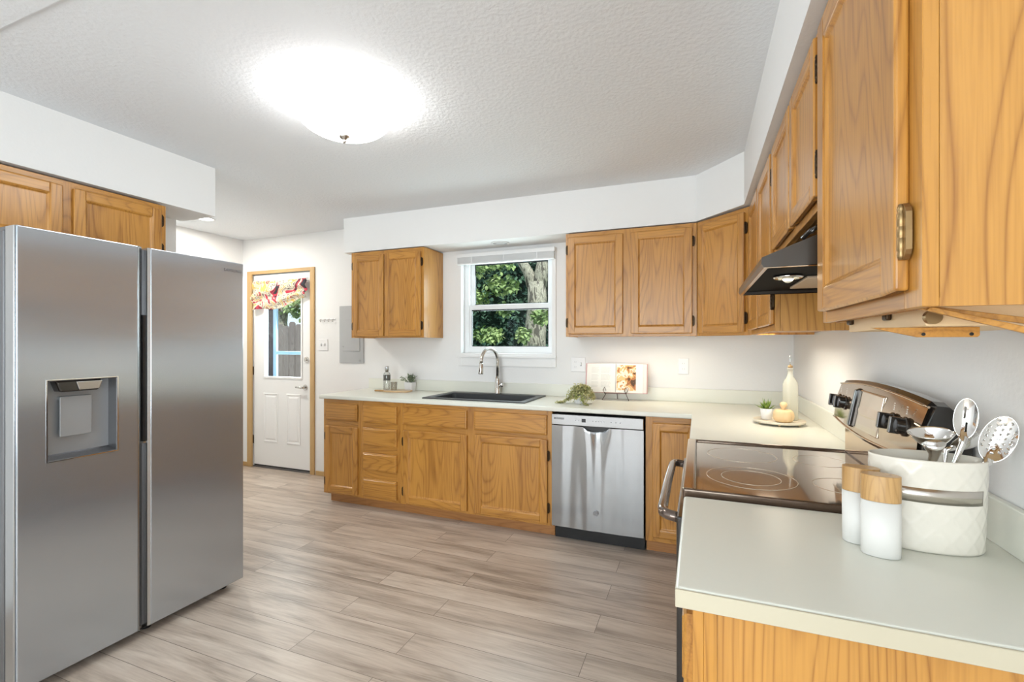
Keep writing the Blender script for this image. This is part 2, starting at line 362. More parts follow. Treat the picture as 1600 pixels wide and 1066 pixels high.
def thing(name, label, cat, loc=(0, 0, 0), rotz=0, group=None):
    o = bpy.data.objects.new(name, None); COL.objects.link(o); o.location = loc; o.rotation_euler = (0, 0, rotz)
    o.empty_display_size = 0.1
    return tag(o, label, cat, group)
def struct(name, mb, mats, label=None, bevel=0, parent=None):
    o = mb.build(name, mats, parent, bevel=bevel)
    if not parent: o['kind'] = 'structure'
    if label: o['label'] = label
    return o

# ------------------------------------------------------------------ constants of the room
YB, XR, XF, XL = 3.73, 0.61, -3.25, -4.69        # back wall, right wall, wall behind the fridge, far left wall
ZC = 2.4876; ZS = 2.174; YE = 2.09; YR = -3.2; XQ = 2.5
TH = 0.14
# floor, ceiling
struct('floor', MB().box(XL - TH, XQ + TH, YR - TH, YB + 0.02, -0.08, 0.0), FLOOR, 'grey brown wood-look plank floor')
struct('ceiling', MB().box(XL - TH, XQ + TH, YR - TH, YB + TH, ZC, ZC + 0.1), CEIL, 'light grey textured ceiling')
struct('trim_1', MB().box(XF, XQ, YR, 0.893, ZC - 0.008, ZC + 0.001), CEIL, 'slightly lower textured ceiling strip at the front of the kitchen', bevel=0.004)
# back wall with window and door openings
DX0, DX1, DZ = -4.545, -3.705, 2.105
WX0, WX1, WZ0, WZ1 = -1.965, -1.125, 1.262, 2.125
def kb(x, z):
    return not (DX0 < x < DX1 and z < DZ) and not (WX0 < x < WX1 and WZ0 < z < WZ1)
struct('wall_back', MB().grid([XL - TH, DX0, DX1, WX0, WX1, XR + TH], [0, WZ0, DZ, WZ1, ZC], kb, YB, YB + TH, 'y'), WALL)
struct('wall_right', MB().box(XR, XR + TH, 0.30, YB, 0, ZC), WALL)
struct('wall_right_return', MB().box(XR + TH, XQ, 0.16, 0.30, 0, ZC), WALL)
struct('wall_left', MB().box(XF - TH, XF, YR, YE - TH, 0, ZC), WALL)
struct('wall_left_return', MB().box(XL, XF, YE - TH, YE, 0, ZC), WALL)
struct('wall_left_far', MB().box(XL - TH, XL, YE - TH, YB, 0, ZC), WALL)
def kr(x, z): return not (-2.95 < x < 0.55 and 0.35 < z < 2.35)
struct('wall_rear', MB().grid([XF - TH, -2.95, 0.55, XQ + TH], [0, 0.35, 2.35, ZC], kr, YR - TH, YR, 'y'), WALL)
def ks(y, z): return not (-2.75 < y < -1.05 and 0.75 < z < 2.25)
struct('wall_side', MB().grid([YR, -2.75, -1.05, 0.30], [0, 0.75, 2.25, ZC], ks, XQ, XQ + TH, 'x'), WALL)
# soffits (trim) over the cabinets
SB = 3.4195; SX = 0.2514; SC1 = (-0.0179, SB); SC2 = (SX, 3.1016); SE = 0.80
pl = [(-3.0149, YB), (-3.0149, SB), SC1, SC2, (SX, SE), (XR, SE), (XR, YB)]
struct('trim_2', MB().prism(pl, 'z', ZS, ZC), WALL, 'white soffit above the back and right wall cabinets')
struct('trim_3', MB().box(XF, -2.9286, 0.25, 2.1298, ZS, ZC), WALL, 'white soffit above the refrigerator cabinets')
# baseboards
struct('baseboard_back', MB().box(-3.64, -2.98, YB - 0.012, YB, 0, 0.045), CASINGX, bevel=0.003)
struct('baseboard_left', MB().box(XL, -4.61, YB - 0.012, YB, 0, 0.045).box(XL, XL + 0.012, YE, YB - 0.012, 0, 0.045), CASINGX, bevel=0.003)
struct('baseboard_entry', MB().box(XL + 0.012, XF - 0.01, YE, YE + 0.012, 0, 0.045), CASINGX, bevel=0.003)

# ------------------------------------------------------------------ cabinets
def hinge(parent, x, y, z, s=1.0, big=False, side=1):
    mt = [BRASS, HINGE] if big else [HINGE, HINGE]
    mb = MB()
    w = 0.012 * s
    prof = [(0.004 * s, -0.034 * s), (0.0062 * s, -0.028 * s), (0.0045 * s, -0.024 * s), (0.0065 * s, -0.022 * s), (0.0065 * s, -0.008 * s), (0.0055 * s, -0.007 * s), (0.0065 * s, -0.006 * s),
            (0.0065 * s, 0.006 * s), (0.0055 * s, 0.007 * s), (0.0065 * s, 0.008 * s), (0.0065 * s, 0.022 * s), (0.0045 * s, 0.024 * s), (0.0062 * s, 0.028 * s), (0.004 * s, 0.034 * s)]
    mb.lathe([(r_ * 0.68, z_ * 1.05) for r_, z_ in prof], (x, y - 0.005, z), 10, 0)
    pts = [(0, -0.036), (0.008, -0.030), (0.012, -0.024), (0.013, 0), (0.012, 0.024), (0.008, 0.030), (0, 0.036)]
    mb.prism([(x + side * (a * s * 0.75 + 0.003), z + b * s) for a, b in pts], 'y', y - 0.0035, y + 0.004, 0)
    return mb.build('hinge', mt, parent)
def panel_door(parent, x0, x1, z0, z1, hinges=None, fr=0.052, t=0.019, big=False, y=0.0):
    """frame-and-panel overlay door in the local x-z plane, front face at y - t"""
    f = y - t
    mb = MB()
    mb.box(x0, x0 + fr, f, y, z0, z1, 0); mb.box(x1 - fr, x1, f, y, z0, z1, 0)
    mb.box(x0 + fr, x1 - fr, f, y, z0, z0 + fr, 1); mb.box(x0 + fr, x1 - fr, f, y, z1 - fr, z1, 1)
    d = MB(); d.v, d.f, d.m, d.sm = mb.v, mb.f, mb.m, mb.sm
    door = mb.build('door', [WZ, WX], parent, bevel=0.0045, seg=3)
    # recessed panel with sloped bead
    p = MB(); a0, a1, b0, b1 = x0 + fr - 0.001, x1 - fr + 0.001, z0 + fr - 0.001, z1 - fr + 0.001
    def rg(i, yy): return [(a0 + i, yy, b0 + i), (a1 - i, yy, b0 + i), (a1 - i, yy, b1 - i), (a0 + i, yy, b1 - i)]
    p.rings([rg(0, y - 0.002), rg(0, f + 0.0025), rg(0.004, f + 0.004), rg(0.009, f + 0.0105), rg(0.012, f + 0.0115)], 0, False, (True, True))
    p.build('panel', WZ, door)
    if hinges:
        side, zs = hinges
        for hz in zs:
            hinge(door, x1 + 0.004 if side > 0 else x0 - 0.004, f + 0.012, hz, 1.15 if big else 1.0, big, side)
    return door
def drawer_front(parent, x0, x1, z0, z1, name='drawer_front', t=0.019):
    mb = MB()
    def rg(i, yy): return [(x0 + i, yy, z0 + i), (x1 - i, yy, z0 + i), (x1 - i, yy, z1 - i), (x0 + i, yy, z1 - i)]
    mb.rings([rg(0, 0.0), rg(0, -t + 0.008), rg(0.004, -t + 0.004), rg(0.011, -t + 0.0025), rg(0.013, -t)], 0, False)
    return mb.build(name, WX, parent)
def cabinet_box(parent, w, d, z0, z1, stiles, rails, bottom_recess=0.0, side=WS):
    """carcass with a 19 mm face frame: stiles = [(x0,x1)], rails = [(x0,x1,z0,z1)]"""
    T_ = 0.014; zb_ = z0 + bottom_recess
    c = MB().box(0.001, T_, 0.0195, d, zb_, z1).box(w - T_, w - 0.001, 0.0195, d, zb_, z1).box(T_, w - T_, 0.0195, d - 0.008, zb_, zb_ + 0.014).box(T_, w - T_, d - 0.008, d, zb_, z1)
    if bottom_recess: c.box(T_, w - T_, 0.0195, d - 0.008, z1 - 0.014, z1)
    if bottom_recess:
        c.box(0.001, 0.014, 0.019, d, z0, z0 + bottom_recess); c.box(w - 0.014, w - 0.001, 0.019, d, z0, z0 + bottom_recess)
    c.build('carcass', side, parent)
    f = MB()
    for a, b in stiles: f.box(a, b, 0, 0.019, z0, z1, 0)
    for a, b, p, q in rails: f.box(a, b, 0.0003, 0.019, p, q, 1)
    f.build('face_frame', [WZ, WX], parent, bevel=0.0012, seg=1)

YF = 3.111
def base_cab(label, x0, x1, build, toe=(None, None)):
    t = thing('base_cabinet', label, 'cabinet', (x0, YF, 0), 0, None)
    build(t, x1 - x0)
    a, b = toe
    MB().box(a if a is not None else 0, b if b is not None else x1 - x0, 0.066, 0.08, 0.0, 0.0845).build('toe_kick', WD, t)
    return t
ZB0, ZB1 = 0.085, 0.8815
def unit1(t, w):
    cabinet_box(t, w, 0.617, ZB0, ZB1, [(0, 0.042), (w - 0.032, w)], [(0.042, w - 0.032, ZB0, 0.115), (0.042, w - 0.032, 0.64, 0.725), (0.042, w - 0.032, 0.835, ZB1)])
    drawer_front(t, 0.030, 0.357, 0.706, 0.846)
    panel_door(t, 0.030, 0.366, 0.104, 0.655, (-1, [0.19, 0.57]))
base_cab('narrow oak base cabinet with one drawer and one door at left end of counter', -2.954, -2.562, unit1, (0.018, None))
def unit2(t, w):
    zs = [(0.706, 0.846), (0.523, 0.666), (0.322, 0.462), (0.107, 0.255)]
    cabinet_box(t, w, 0.617, ZB0, ZB1, [(0, 0.03), (w - 0.03, w)], [(0.03, w - 0.03, ZB0, 0.125), (0.03, w - 0.03, 0.24, 0.335), (0.03, w - 0.03, 0.45, 0.535), (0.03, w - 0.03, 0.655, 0.72), (0.03, w - 0.03, 0.835, ZB1)])
    for a, b in zs: drawer_front(t, 0.023, 0.351, a, b)
base_cab('oak base cabinet with four stacked drawers left of the sink', -2.5615, -2.182, unit2)
def unit3(t, w):
    cabinet_box(t, w, 0.617, ZB0, ZB1, [(0, 0.05), (0.575, 0.66), (w - 0.045, w)], [(0.05, w - 0.045, ZB0, 0.115), (0.05, w - 0.045, 0.65, 0.725), (0.05, w - 0.045, 0.84, ZB1)])
    o = 2.1815
    drawer_front(t, -2.152 + o, -1.592 + o, 0.712, 0.850, 'false_drawer_front'); drawer_front(t, -1.532 + o, -0.974 + o, 0.712, 0.850, 'false_drawer_front')
    panel_door(t, -2.147 + o, -1.590 + o, 0.104, 0.668, (-1, [0.19, 0.58]))
    panel_door(t, -1.529 + o, -0.970 + o, 0.104, 0.680, (1, [0.21, 0.57]))
base_cab('wide oak sink base cabinet with two doors under two false drawer fronts', -2.1815, -0.938, unit3, (None, None))
def unit4(t, w):
    cabinet_box(t, w, 0.617, ZB0, ZB1, [(0, 0.045), (0.27, w)], [(0.045, 0.27, ZB0, 0.14), (0.045, 0.27, 0.83, ZB1)])
    panel_door(t, 0.042, 0.305, 0.120, 0.840, None, fr=0.045)
base_cab('narrow oak corner base cabinet with tall door right of the dishwasher', -0.316, 0.06, unit4)

# near base cabinet run (right wall): faces -X
tn = thing('base_cabinet', 'oak base cabinet with plain end panel in the near foreground', 'cabinet', (-0.010, 1.414, 0), R(-90))
cabinet_box(tn, 0.512, 0.61, ZB0, ZB1, [(0, 0.04), (0.472, 0.512)], [(0.04, 0.472, ZB0, 0.115), (0.04, 0.472, 0.66, 0.72), (0.04, 0.472, 0.84, ZB1)])
drawer_front(tn, 0.025, 0.487, 0.706, 0.846); panel_door(tn, 0.025, 0.487, 0.104, 0.655, (1, [0.2, 0.56]))
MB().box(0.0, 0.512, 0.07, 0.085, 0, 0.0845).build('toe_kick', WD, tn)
MB().box(0.512, 0.517, 0.0, 0.018, 0.0, ZB1).box(0.512, 0.516, 0.018, 0.04, 0.0, ZB1).build('end_trim', WZ, tn, bevel=0.001)
# filler cabinet between back corner and range
tf = thing('base_cabinet', 'oak base cabinet between the corner and the range, mostly hidden below the counter', 'cabinet', (-0.010, 3.108, 0), R(-90))
cabinet_box(tf, 0.885, 0.61, ZB0, ZB1, [(0, 0.05), (0.845, 0.885)], [(0.05, 0.845, ZB0, 0.115), (0.05, 0.845, 0.66, 0.72), (0.05, 0.845, 0.84, ZB1)])
drawer_front(tf, 0.42, 0.865, 0.706, 0.846); panel_door(tf, 0.42, 0.865, 0.104, 0.655)
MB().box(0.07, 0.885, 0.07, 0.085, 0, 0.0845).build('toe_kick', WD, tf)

# wall cabinets
ZU0, ZU1 = 1.397, 2.163
YU = 3.409
def wall_cab(label, loc, rz, w, d, stiles, rails, doors, z0=ZU0, z1=ZU1, big=False, fr=0.05):
    t = thing('wall_cabinet', label, 'cabinet', loc, rz)
    cabinet_box(t, w, d, z0, z1, stiles, rails, 0.012)
    for a, b, p, q, h in doors: panel_door(t, a, b, p, q, h, fr=fr, big=big)
    return t
wall_cab('small oak wall cabinet with two doors left of the sink window', (-2.917, YU, 0), 0, 0.762, 0.319,
         [(0, 0.035), (0.355, 0.40), (0.722, 0.762)], [(0.035, 0.722, ZU0, 1.425), (0.035, 0.722, 2.115, ZU1)],
         [(0.026, 0.362, 1.412, 2.130, (-1, [1.50, 2.04])), (0.372, 0.738, 1.412, 2.130, (1, [1.50, 2.04]))])
wall_cab('oak wall cabinet with two doors right of the sink window', (-0.922, YU, 0), 0, 0.911, 0.319,
         [(0, 0.03), (0.40, 0.495), (0.87, 0.911)], [(0.03, 0.87, ZU0, 1.43), (0.03, 0.87, 2.115, ZU1)],
         [(0.018, 0.420, 1.417, 2.132, (-1, [1.50, 2.04])), (0.476, 0.882, 1.417, 2.132, (1, [1.50, 2.04]))])
# diagonal corner cabinet
td = thing('wall_cabinet', 'diagonal oak corner wall cabinet with a single door', 'cabinet', (-0.0095, 3.4095, 0), R(-45))
wd = 0.4225
MB().prism([(0.0, 0.019), (wd, 0.019), (wd + 0.21, 0.23), (wd / 2, 0.655), (-0.21, 0.23)], 'z', ZU0 + 0.012, ZU1).build('carcass', WS, td)
f = MB().box(0, 0.045, 0, 0.019, ZU0, ZU1, 0).box(wd - 0.05, wd, 0, 0.019, ZU0, ZU1, 0).box(0.045, wd - 0.05, 0.0003, 0.019, ZU0, 1.43, 1).box(0.045, wd - 0.05, 0.0003, 0.019, 2.115, ZU1, 1)
f.build('face_frame', [WZ, WX], td, bevel=0.0012, seg=1)
panel_door(td, 0.022, 0.385, 1.417, 2.135, (1, [1.50, 2.04]), fr=0.045)
# right wall: local x runs towards the camera (-Y)
XU = 0.2895
wall_cab('oak wall cabinet with two doors between the corner cabinet and the range hood', (XU, 3.110, 0), R(-90), 0.938, 0.318,
         [(0, 0.04), (0.44, 0.50), (0.90, 0.938)], [(0.04, 0.90, ZU0, 1.43), (0.04, 0.90, 2.115, ZU1)],
         [(0.03, 0.455, 1.425, 2.130, None), (0.485, 0.915, 1.425, 2.130, (1, [1.52, 2.03]))])
wall_cab('short oak wall cabinet with two doors above the range hood', (XU, 2.171, 0), R(-90), 0.790, 0.318,
         [(0, 0.045), (0.38, 0.42), (0.755, 0.790)], [(0.045, 0.755, 1.695, 1.74), (0.045, 0.755, 2.10, ZU1)],
         [(0.035, 0.415, 1.720, 2.125, (-1, [1.80, 2.04])), (0.435, 0.778, 1.720, 2.125, (1, [1.80, 2.04]))], z0=1.695, fr=0.045)
wall_cab('large oak wall cabinet in the near right foreground with one tall door', (XU, 1.3805, 0), R(-90), 0.562, 0.318,
         [(0, 0.035), (0.50, 0.562)], [(0.035, 0.50, ZU0, 1.435), (0.035, 0.50, 2.11, ZU1)],
         [(0.030, 0.520, 1.424, 2.120, (1, [1.510, 2.03]))], big=True, fr=0.055)
# cabinet over the refrigerator: faces +X
wall_cab('oak wall cabinet with two doors above the refrigerator', (-2.950, 0.925, 0), R(90), 0.912, 0.298,
         [(0, 0.04), (0.425, 0.472), (0.872, 0.912)], [(0.04, 0.872, 1.80, 1.85), (0.04, 0.872, 2.12, ZU1)],
         [(0.030, 0.418, 1.830, 2.132, (-1, [1.88, 2.07])), (0.462, 0.880, 1.830, 2.132, (1, [1.90, 2.07]))], z0=1.80)

# ------------------------------------------------------------------ worktops
SKX0, SKX1, SKY0, SKY1 = -1.985, -1.205, 3.195, 3.60
ct = thing('countertop', 'cream laminate countertop running from the entry past the sink to the range', 'countertop', (-1.4, 3.4, 0.882))
def kc(x, y):
    if SKX0 < x < SKX1 and SKY0 < y < SKY1: return False
    return y > 3.081 or x > -0.0392
def sh(xs, o): return [a - o for a in xs]
mb = MB().grid([-2.983, SKX0, SKX1, -0.0392, 0.609], [2.212, 3.081, SKY0, SKY1, 3.729], kc, 0.882, 0.914)
mb.v = [(x + 1.4, y - 3.4, z - 0.882) for x, y, z in mb.v]
mb.build('worktop', LAM, ct, bevel=0.008, seg=4)
mb = MB().box(-2.968, 0.609, 3.711, 3.7285, 0.914, 1.012).box(0.592, 0.6085, 2.215, 3.711, 0.914, 1.012)
mb.v = [(x + 1.4, y - 3.4, z - 0.882) for x, y, z in mb.v]
mb.build('backsplash', LAM, ct, bevel=0.003)
cn = thing('countertop', 'near cream laminate countertop with beige end strip holding the utensil crock', 'countertop', (0.27, 1.15, 0.882))
MB().box(-0.3092, 0.3385, -0.270, 0.270, 0, 0.032).build('worktop', LAM, cn, bevel=0.008, seg=4)
MB().box(-0.3085, 0.3385, -0.2745, -0.2695, -0.001, 0.0305).build('edge_band', LAMEDGE, cn, bevel=0.001, seg=1)
MB().box(0.322, 0.3385, -0.268, 0.268, 0.032, 0.130).build('backsplash', LAM, cn, bevel=0.003)

# ------------------------------------------------------------------ sink and faucet
sk = thing('kitchen_sink', 'black composite drop-in sink in the counter below the window', 'sink', (-1.595, 3.42, 0.914))
x0, x1, y0, y1 = -0.433, 0.433, -0.250, 0.268
mb = MB()
def rr(x0, x1, y0, y1, z, r=0.03, n=5):
    pts = []
    for cx, cy, a0 in ((x1 - r, y1 - r, 0), (x0 + r, y1 - r, 90), (x0 + r, y0 + r, 180), (x1 - r, y0 + r, 270)):
        for i in range(n + 1):
            a = R(a0 + 90 * i / n); pts.append((cx + r * math.cos(a), cy + r * math.sin(a), z))
    return pts
bx = (x0 + 0.055, x1 - 0.055, y0 + 0.05, y1 - 0.10)
mb.rings([rr(x0, x1, y0, y1, 0.0005, 0.012), rr(x0, x1, y0, y1, 0.006, 0.012), rr(x0 + 0.004, x1 - 0.004, y0 + 0.004, y1 - 0.004, 0.009, 0.012),
          rr(bx[0] - 0.006, bx[1] + 0.006, bx[2] - 0.006, bx[3] + 0.006, 0.009, 0.03), rr(*bx, 0.002, 0.03), rr(bx[0] + 0.008, bx[1] - 0.008, bx[2] + 0.008, bx[3] - 0.008, -0.19, 0.04),
          rr(bx[0] + 0.05, bx[1] - 0.05, bx[2] + 0.05, bx[3] - 0.05, -0.21, 0.04)], 0, False, (False, True))
mb.build('basin', SINKM, sk)
MB().lathe([(0.045, -0.2085), (0.045, -0.205), (0.03, -0.204), (0.02, -0.206)], (0, 0.0, 0), 24).build('drain', NICKEL, sk)
fa = thing('kitchen_faucet', 'brushed nickel gooseneck pull-down faucet standing behind the sink', 'faucet', (-1.578, 3.640, 0.9235))
MB().lathe([(0.027, 0), (0.027, 0.006), (0.023, 0.010), (0.0225, 0.105), (0.019, 0.115), (0.0175, 0.14)], (0, 0, 0), 24).build('faucet_body', NICKEL, fa)
pth = [(0, 0, 0.10), (0, 0, 0.20)]
dx, dy = -0.18, -0.98
pth = [(0, 0, 0.12), (0, 0, 0.27)]
for i in range(1, 15):
    a = math.pi * i / 15 * 1.08
    r = 0.118 * (1 - math.cos(a)); pth.append((dx * r, dy * r, 0.27 + 0.112 * math.sin(a)))
MB().tube(pth, 0.0135, 16).build('spout', NICKEL, fa)
e = Vector(pth[-1]); dvec = (Vector(pth[-1]) - Vector(pth[-2])).normalized()
MB().tube([e, e + dvec * 0.012, e + dvec * 0.03, e + dvec * 0.085, e + dvec * 0.09], [0.014, 0.015, 0.018, 0.021, 0.019], 18).build('spray_head', NICKEL, fa)
MB().tube([e + dvec * 0.04 + Vector((0, -0.014, -0.002)), e + dvec * 0.07 + Vector((0, -0.017, -0.002))], 0.006, 8).build('spray_button', BLACK, fa)
MB().tube([(0.018, 0, 0.075), (0.045, 0, 0.075), (0.05, 0, 0.077)], [0.017, 0.017, 0.012], 16).tube([(0.043, -0.004, 0.078), (0.055, -0.02, 0.082), (0.062, -0.065, 0.088)], [0.006, 0.005, 0.0045], 10).build('handle', NICKEL, fa)

# ------------------------------------------------------------------ dishwasher
dw = thing('dishwasher', 'stainless steel dishwasher with pocket handle between the base cabinets', 'dishwasher', (-0.628, 3.078, 0))
MB().box(-0.302, 0.302, 0.035, 0.60, 0.10, 0.868).build('tub_housing', BLACK, dw)
mb = MB()
# door front with a scooped pocket handle in the middle of its upper edge
nx, nz = 48, 44
zt, zb = 0.792, 0.108
def dwy(x, z):
    k = max(0, 1 - abs(x) / 0.12); g = max(0, 1 - (zt - z) / 0.30)
    k2 = max(0, 1 - (abs(x) / 0.25) ** 2); h2 = 0.35 + 0.65 * max(0, (z - zb) / (zt - zb))
    return -0.006 * math.cos(x / 0.30 * math.pi / 2) + 0.010 * (k * k * (3 - 2 * k)) * g * g + 0.0058 * h2 * math.sin(x * 27 / (0.6 + 0.4 * (1 - 0.5 * h2)) + 0.5) * k2 + 0.0014 * math.sin(x * 62 + 1.0) * k2
rs = []
for j in range(nz + 1):
    z = zb + (zt - zb) * j / nz; rs.append([(-0.3035 + 0.607 * i / nx, 0, z) for i in range(nx + 1)])
vs = []; fs = []
for j in range(nz + 1):
    for i in range(nx + 1):
        x, _, z = rs[j][i]; zz = z
        k = max(0, 1 - (abs(x) / 0.088) ** 2.6); cut = 0.030 * k
        zz = min(z, zt - cut)
        vs.append((x, dwy(x, z), zz))
for j in range(nz):
    for i in range(nx): a = j * (nx + 1) + i; fs.append((a, a + 1, a + nx + 2, a + nx + 1))
mb.add(vs, fs, 0, True)
mb.box(-0.3035, 0.3035, 0.012, 0.034, zb, 0.758)
mb.add([(-0.3035, dwy(-0.3035, zb), zb), (-0.3035, 0.03, zb), (-0.3035, 0.03, zt), (-0.3035, dwy(-0.3035, zt), zt)], [(0, 1, 2, 3)])
mb.add([(0.3035, dwy(0.3035, zb), zb), (0.3035, 0.03, zb), (0.3035, 0.03, zt), (0.3035, dwy(0.3035, zt), zt)], [(0, 3, 2, 1)])
mb.build('door_panel', STEELH, dw, fix=False)
MB().prism([(-0.088, 0.794), (0.088, 0.794), (0.080, 0.776), (0.055, 0.766), (0.0, 0.7625), (-0.055, 0.766), (-0.080, 0.776)], 'y', 0.011, 0.014).build('pocket_handle', BLACK, dw)
MB().box(-0.3035, 0.3035, -0.006, 0.034, 0.797, 0.868).build('control_panel', STEELH, dw, bevel=0.003)
mk = MB()
for row, zz in enumerate((0.8415, 0.8345)):
    xx = -0.284
    for wdt in ([0.009, 0.004, 0.011, 0.006, 0.012, 0.008, 0.007], [0.011, 0.005, 0.008, 0.010, 0.006, 0.010, 0.006])[row]:
        mk.box(xx, xx + wdt, -0.0066, -0.005, zz, zz + 0.0042); xx += wdt + 0.0018
mk.build('lettering', BLACK, dw)
MB().box(-0.095, -0.068, -0.0066, -0.005, 0.822, 0.846).build('display_window', BLACK, dw)
mk = MB()
for xx in (-0.135, -0.115, -0.02, 0.0, 0.018, 0.036, 0.054, 0.10, 0.13, 0.158): MB().disc((xx, -0.0055, 0.833), (0, -1, 0), 0.0032, 0.0012, 12).build('button', SLOT, dw)
lg = MB().disc((0, -0.0045, 0.229), (0, -1, 0), 0.0185, 0.0035, 32).build('round_emblem', STEELDK, dw)
def ringtube(mb, c, r, t, n=28, ax='y'):
    p = [(c[0] + r * math.cos(2 * math.pi * i / n), c[1], c[2] + r * math.sin(2 * math.pi * i / n)) for i in range(n + 1)]
    mb.tube(p, t, 6, cap=False)
em = MB(); ringtube(em, (0, -0.0082, 0.229), 0.016, 0.0009); 
em.tube([(-0.002, -0.0082, 0.236), (-0.007, -0.0082, 0.236), (-0.009, -0.0082, 0.229), (-0.006, -0.0082, 0.222), (-0.001, -0.0082, 0.224), (-0.001, -0.0082, 0.229), (-0.005, -0.0082, 0.229)], 0.0009, 6)
em.tube([(0.008, -0.0082, 0.235), (0.003, -0.0082, 0.236), (0.002, -0.0082, 0.231), (0.006, -0.0082, 0.2295), (0.002, -0.0082, 0.227), (0.003, -0.0082, 0.222), (0.009, -0.0082, 0.223)], 0.0009, 6)
em.build('monogram', STEEL, lg)
MB().box(-0.302, 0.302, 0.085, 0.11, 0.0, 0.100).box(-0.302, 0.302, 0.045, 0.11, 0.088, 0.1005).build('toe_kick', BLACK, dw)

# ------------------------------------------------------------------ refrigerator (faces +X)
fg = thing('refrigerator', 'tall stainless steel side-by-side refrigerator with water dispenser on the left', 'refrigerator', (-2.353, 0.930, 0), R(90))
# local: x along +Y (width .945), y towards the wall, z up
FT, FB = 1.788, 0.045
MB().box(0.004, 0.941, 0.078, 0.86, 0.04, 1.775).build('body', STEELDK, fg, bevel=0.004)
MB().box(0.03, 0.915, 0.070, 0.12, 0.012, 0.05).build('base_grille', BLACK, fg)
for xx in (0.07, 0.50, 0.885): MB().lathe([(0.022, 0), (0.022, 0.012), (0.014, 0.014), (0.014, 0.045)], (xx, 0.09, 0), 16).build('foot', BLACK, fg)
for xx in (0.045, 0.90): MB().box(xx - 0.03, xx + 0.03, 0.02, 0.16, 1.7755, 1.792).build('top_hinge_cover', STEELDK, fg, bevel=0.004)
# left (freezer) door with dispenser recess; profile across x
DT = 0.066
XC0, XC1 = 0.004, 0.442
rx0, rx1, rz0, rz1 = 0.098, 0.336, 0.883, 1.201
def arc_profile(xl, xr, lcurve=0.02, rcurve=0.0):
    return
mb = MB()
xs = [0.010, rx0, rx1, 0.418]; zs = [FB, rz0, rz1, FT]
mb.grid(xs, zs, lambda a, b: not (rx0 < a < rx1 and rz0 < b < rz1), 0.0, DT, 'y')
door_l = mb.build('freezer_door', STEELV, fg, bevel=0.004, seg=3)
# near edge band and far bevelled edge band of the freezer door
MB().box(0.004, 0.0098, 0.006, DT - 0.001, FB + 0.001, FT - 0.001).build('edge_band', STEEL, door_l, bevel=0.002)
MB().prism([(0.4182, 0.0015), (0.423, 0.004), (0.443, 0.020), (0.443, DT - 0.001), (0.4182, DT - 0.001)], 'z', FB, FT).build('grip_edge', STEEL, door_l)
# dispenser recess
dp = MB()
dp.box(rx0, rx0 + 0.004, 0.002, 0.062, rz0, rz1).box(rx1 - 0.004, rx1, 0.002, 0.062, rz0, rz1).box(rx0, rx1, 0.002, 0.062, rz1 - 0.004, rz1)
dp.prism([(0.002, rz0), (0.002, rz0 + 0.004), (0.05, rz0 + 0.012), (0.062, rz0 + 0.02), (0.062, rz0)], 'x', rx0, rx1)
dsp = dp.build('dispenser_recess', STEELDK, door_l, bevel=0.001)
bk = MB().box(rx0 + 0.004, rx1 - 0.004, 0.058, 0.064, rz0, rz1).build('dispenser_back', DISP, door_l)
MB().box(rx0 + 0.055, rx1 - 0.075, 0.036, 0.044, rz0 + 0.085, rz1 - 0.070).box(rx0 + 0.055, rx1 - 0.075, 0.040, 0.058, rz1 - 0.085, rz1 - 0.070).build('dispenser_paddle', DISP, door_l, bevel=0.003)
MB().prism([(rx0 + 0.03, rz1 - 0.004), (rx1 - 0.05, rz1 - 0.004), (rx1 - 0.062, rz1 - 0.050), (rx0 + 0.045, rz1 - 0.050)], 'y', 0.010, 0.058).build('dispenser_hood', BLACKG, door_l, bevel=0.006)
MB().prism([(rx0 + 0.095, rz1 - 0.010), (rx1 - 0.052, rz1 - 0.010), (rx1 - 0.064, rz1 - 0.044), (rx0 + 0.105, rz1 - 0.044)], 'y', 0.005, 0.012).build('dispenser_control', STEEL, door_l, bevel=0.002)
fr = MB(); w_ = 0.003
fr.box(rx0 - w_, rx1 + w_, -0.0015, 0.004, rz0 - w_, rz0).box(rx0 - w_, rx1 + w_, -0.0015, 0.004, rz1, rz1 + w_).box(rx0 - w_, rx0, -0.0015, 0.004, rz0, rz1).box(rx1, rx1 + w_, -0.0015, 0.004, rz0, rz1)
fr.build('dispenser_bezel', CHROME, door_l)
# right door with recessed grip pocket
mb = MB().box(0.470, 0.945, 0, DT, FB, FT)
door_r = mb.build('refrigerator_door', STEELV, fg, bevel=0.004, seg=3)
MB().prism([(0.4585, 0.006), (0.4697, 0.0015), (0.4697, DT - 0.001), (0.4585, DT - 0.001)], 'z', FB + 0.001, FT - 0.001).build('edge_band', STEEL, door_r)
MB().box(0.4432, 0.4583, 0.030, DT, FB + 0.005, FT - 0.01).build('door_gasket', STEELDK, fg)
MB().box(0.4434, 0.4582, 0.012, 0.0298, 0.898, 1.477).build('grip_pocket', BLACK, fg)
MB().box(0.4434, 0.4582, 0.010, 0.0298, 0.890, 0.8975).build('grip_stop', STEEL, fg)
tx = bpy.data.curves.new('brand_lettering', 'FONT'); tx.body = 'SAMSUNG'; tx.size = 0.021; tx.extrude = 0.0004; tx.space_character = 1.12
to = bpy.data.objects.new('brand_lettering', tx); COL.objects.link(to); to.parent = door_r; to.location = (0.828, -0.0009, 1.735); to.rotation_euler = (R(90), 0, 0)
tx.materials.append(STEELDK)
bpy.context.view_layer.update()
dg = bpy.context.evaluated_depsgraph_get()
me_ = bpy.data.meshes.new_from_object(to.evaluated_get(dg)); ml = to.matrix_local.copy(); bpy.data.objects.remove(to)
to = bpy.data.objects.new('brand_lettering', me_); COL.objects.link(to); to.parent = door_r; to.matrix_local = ml

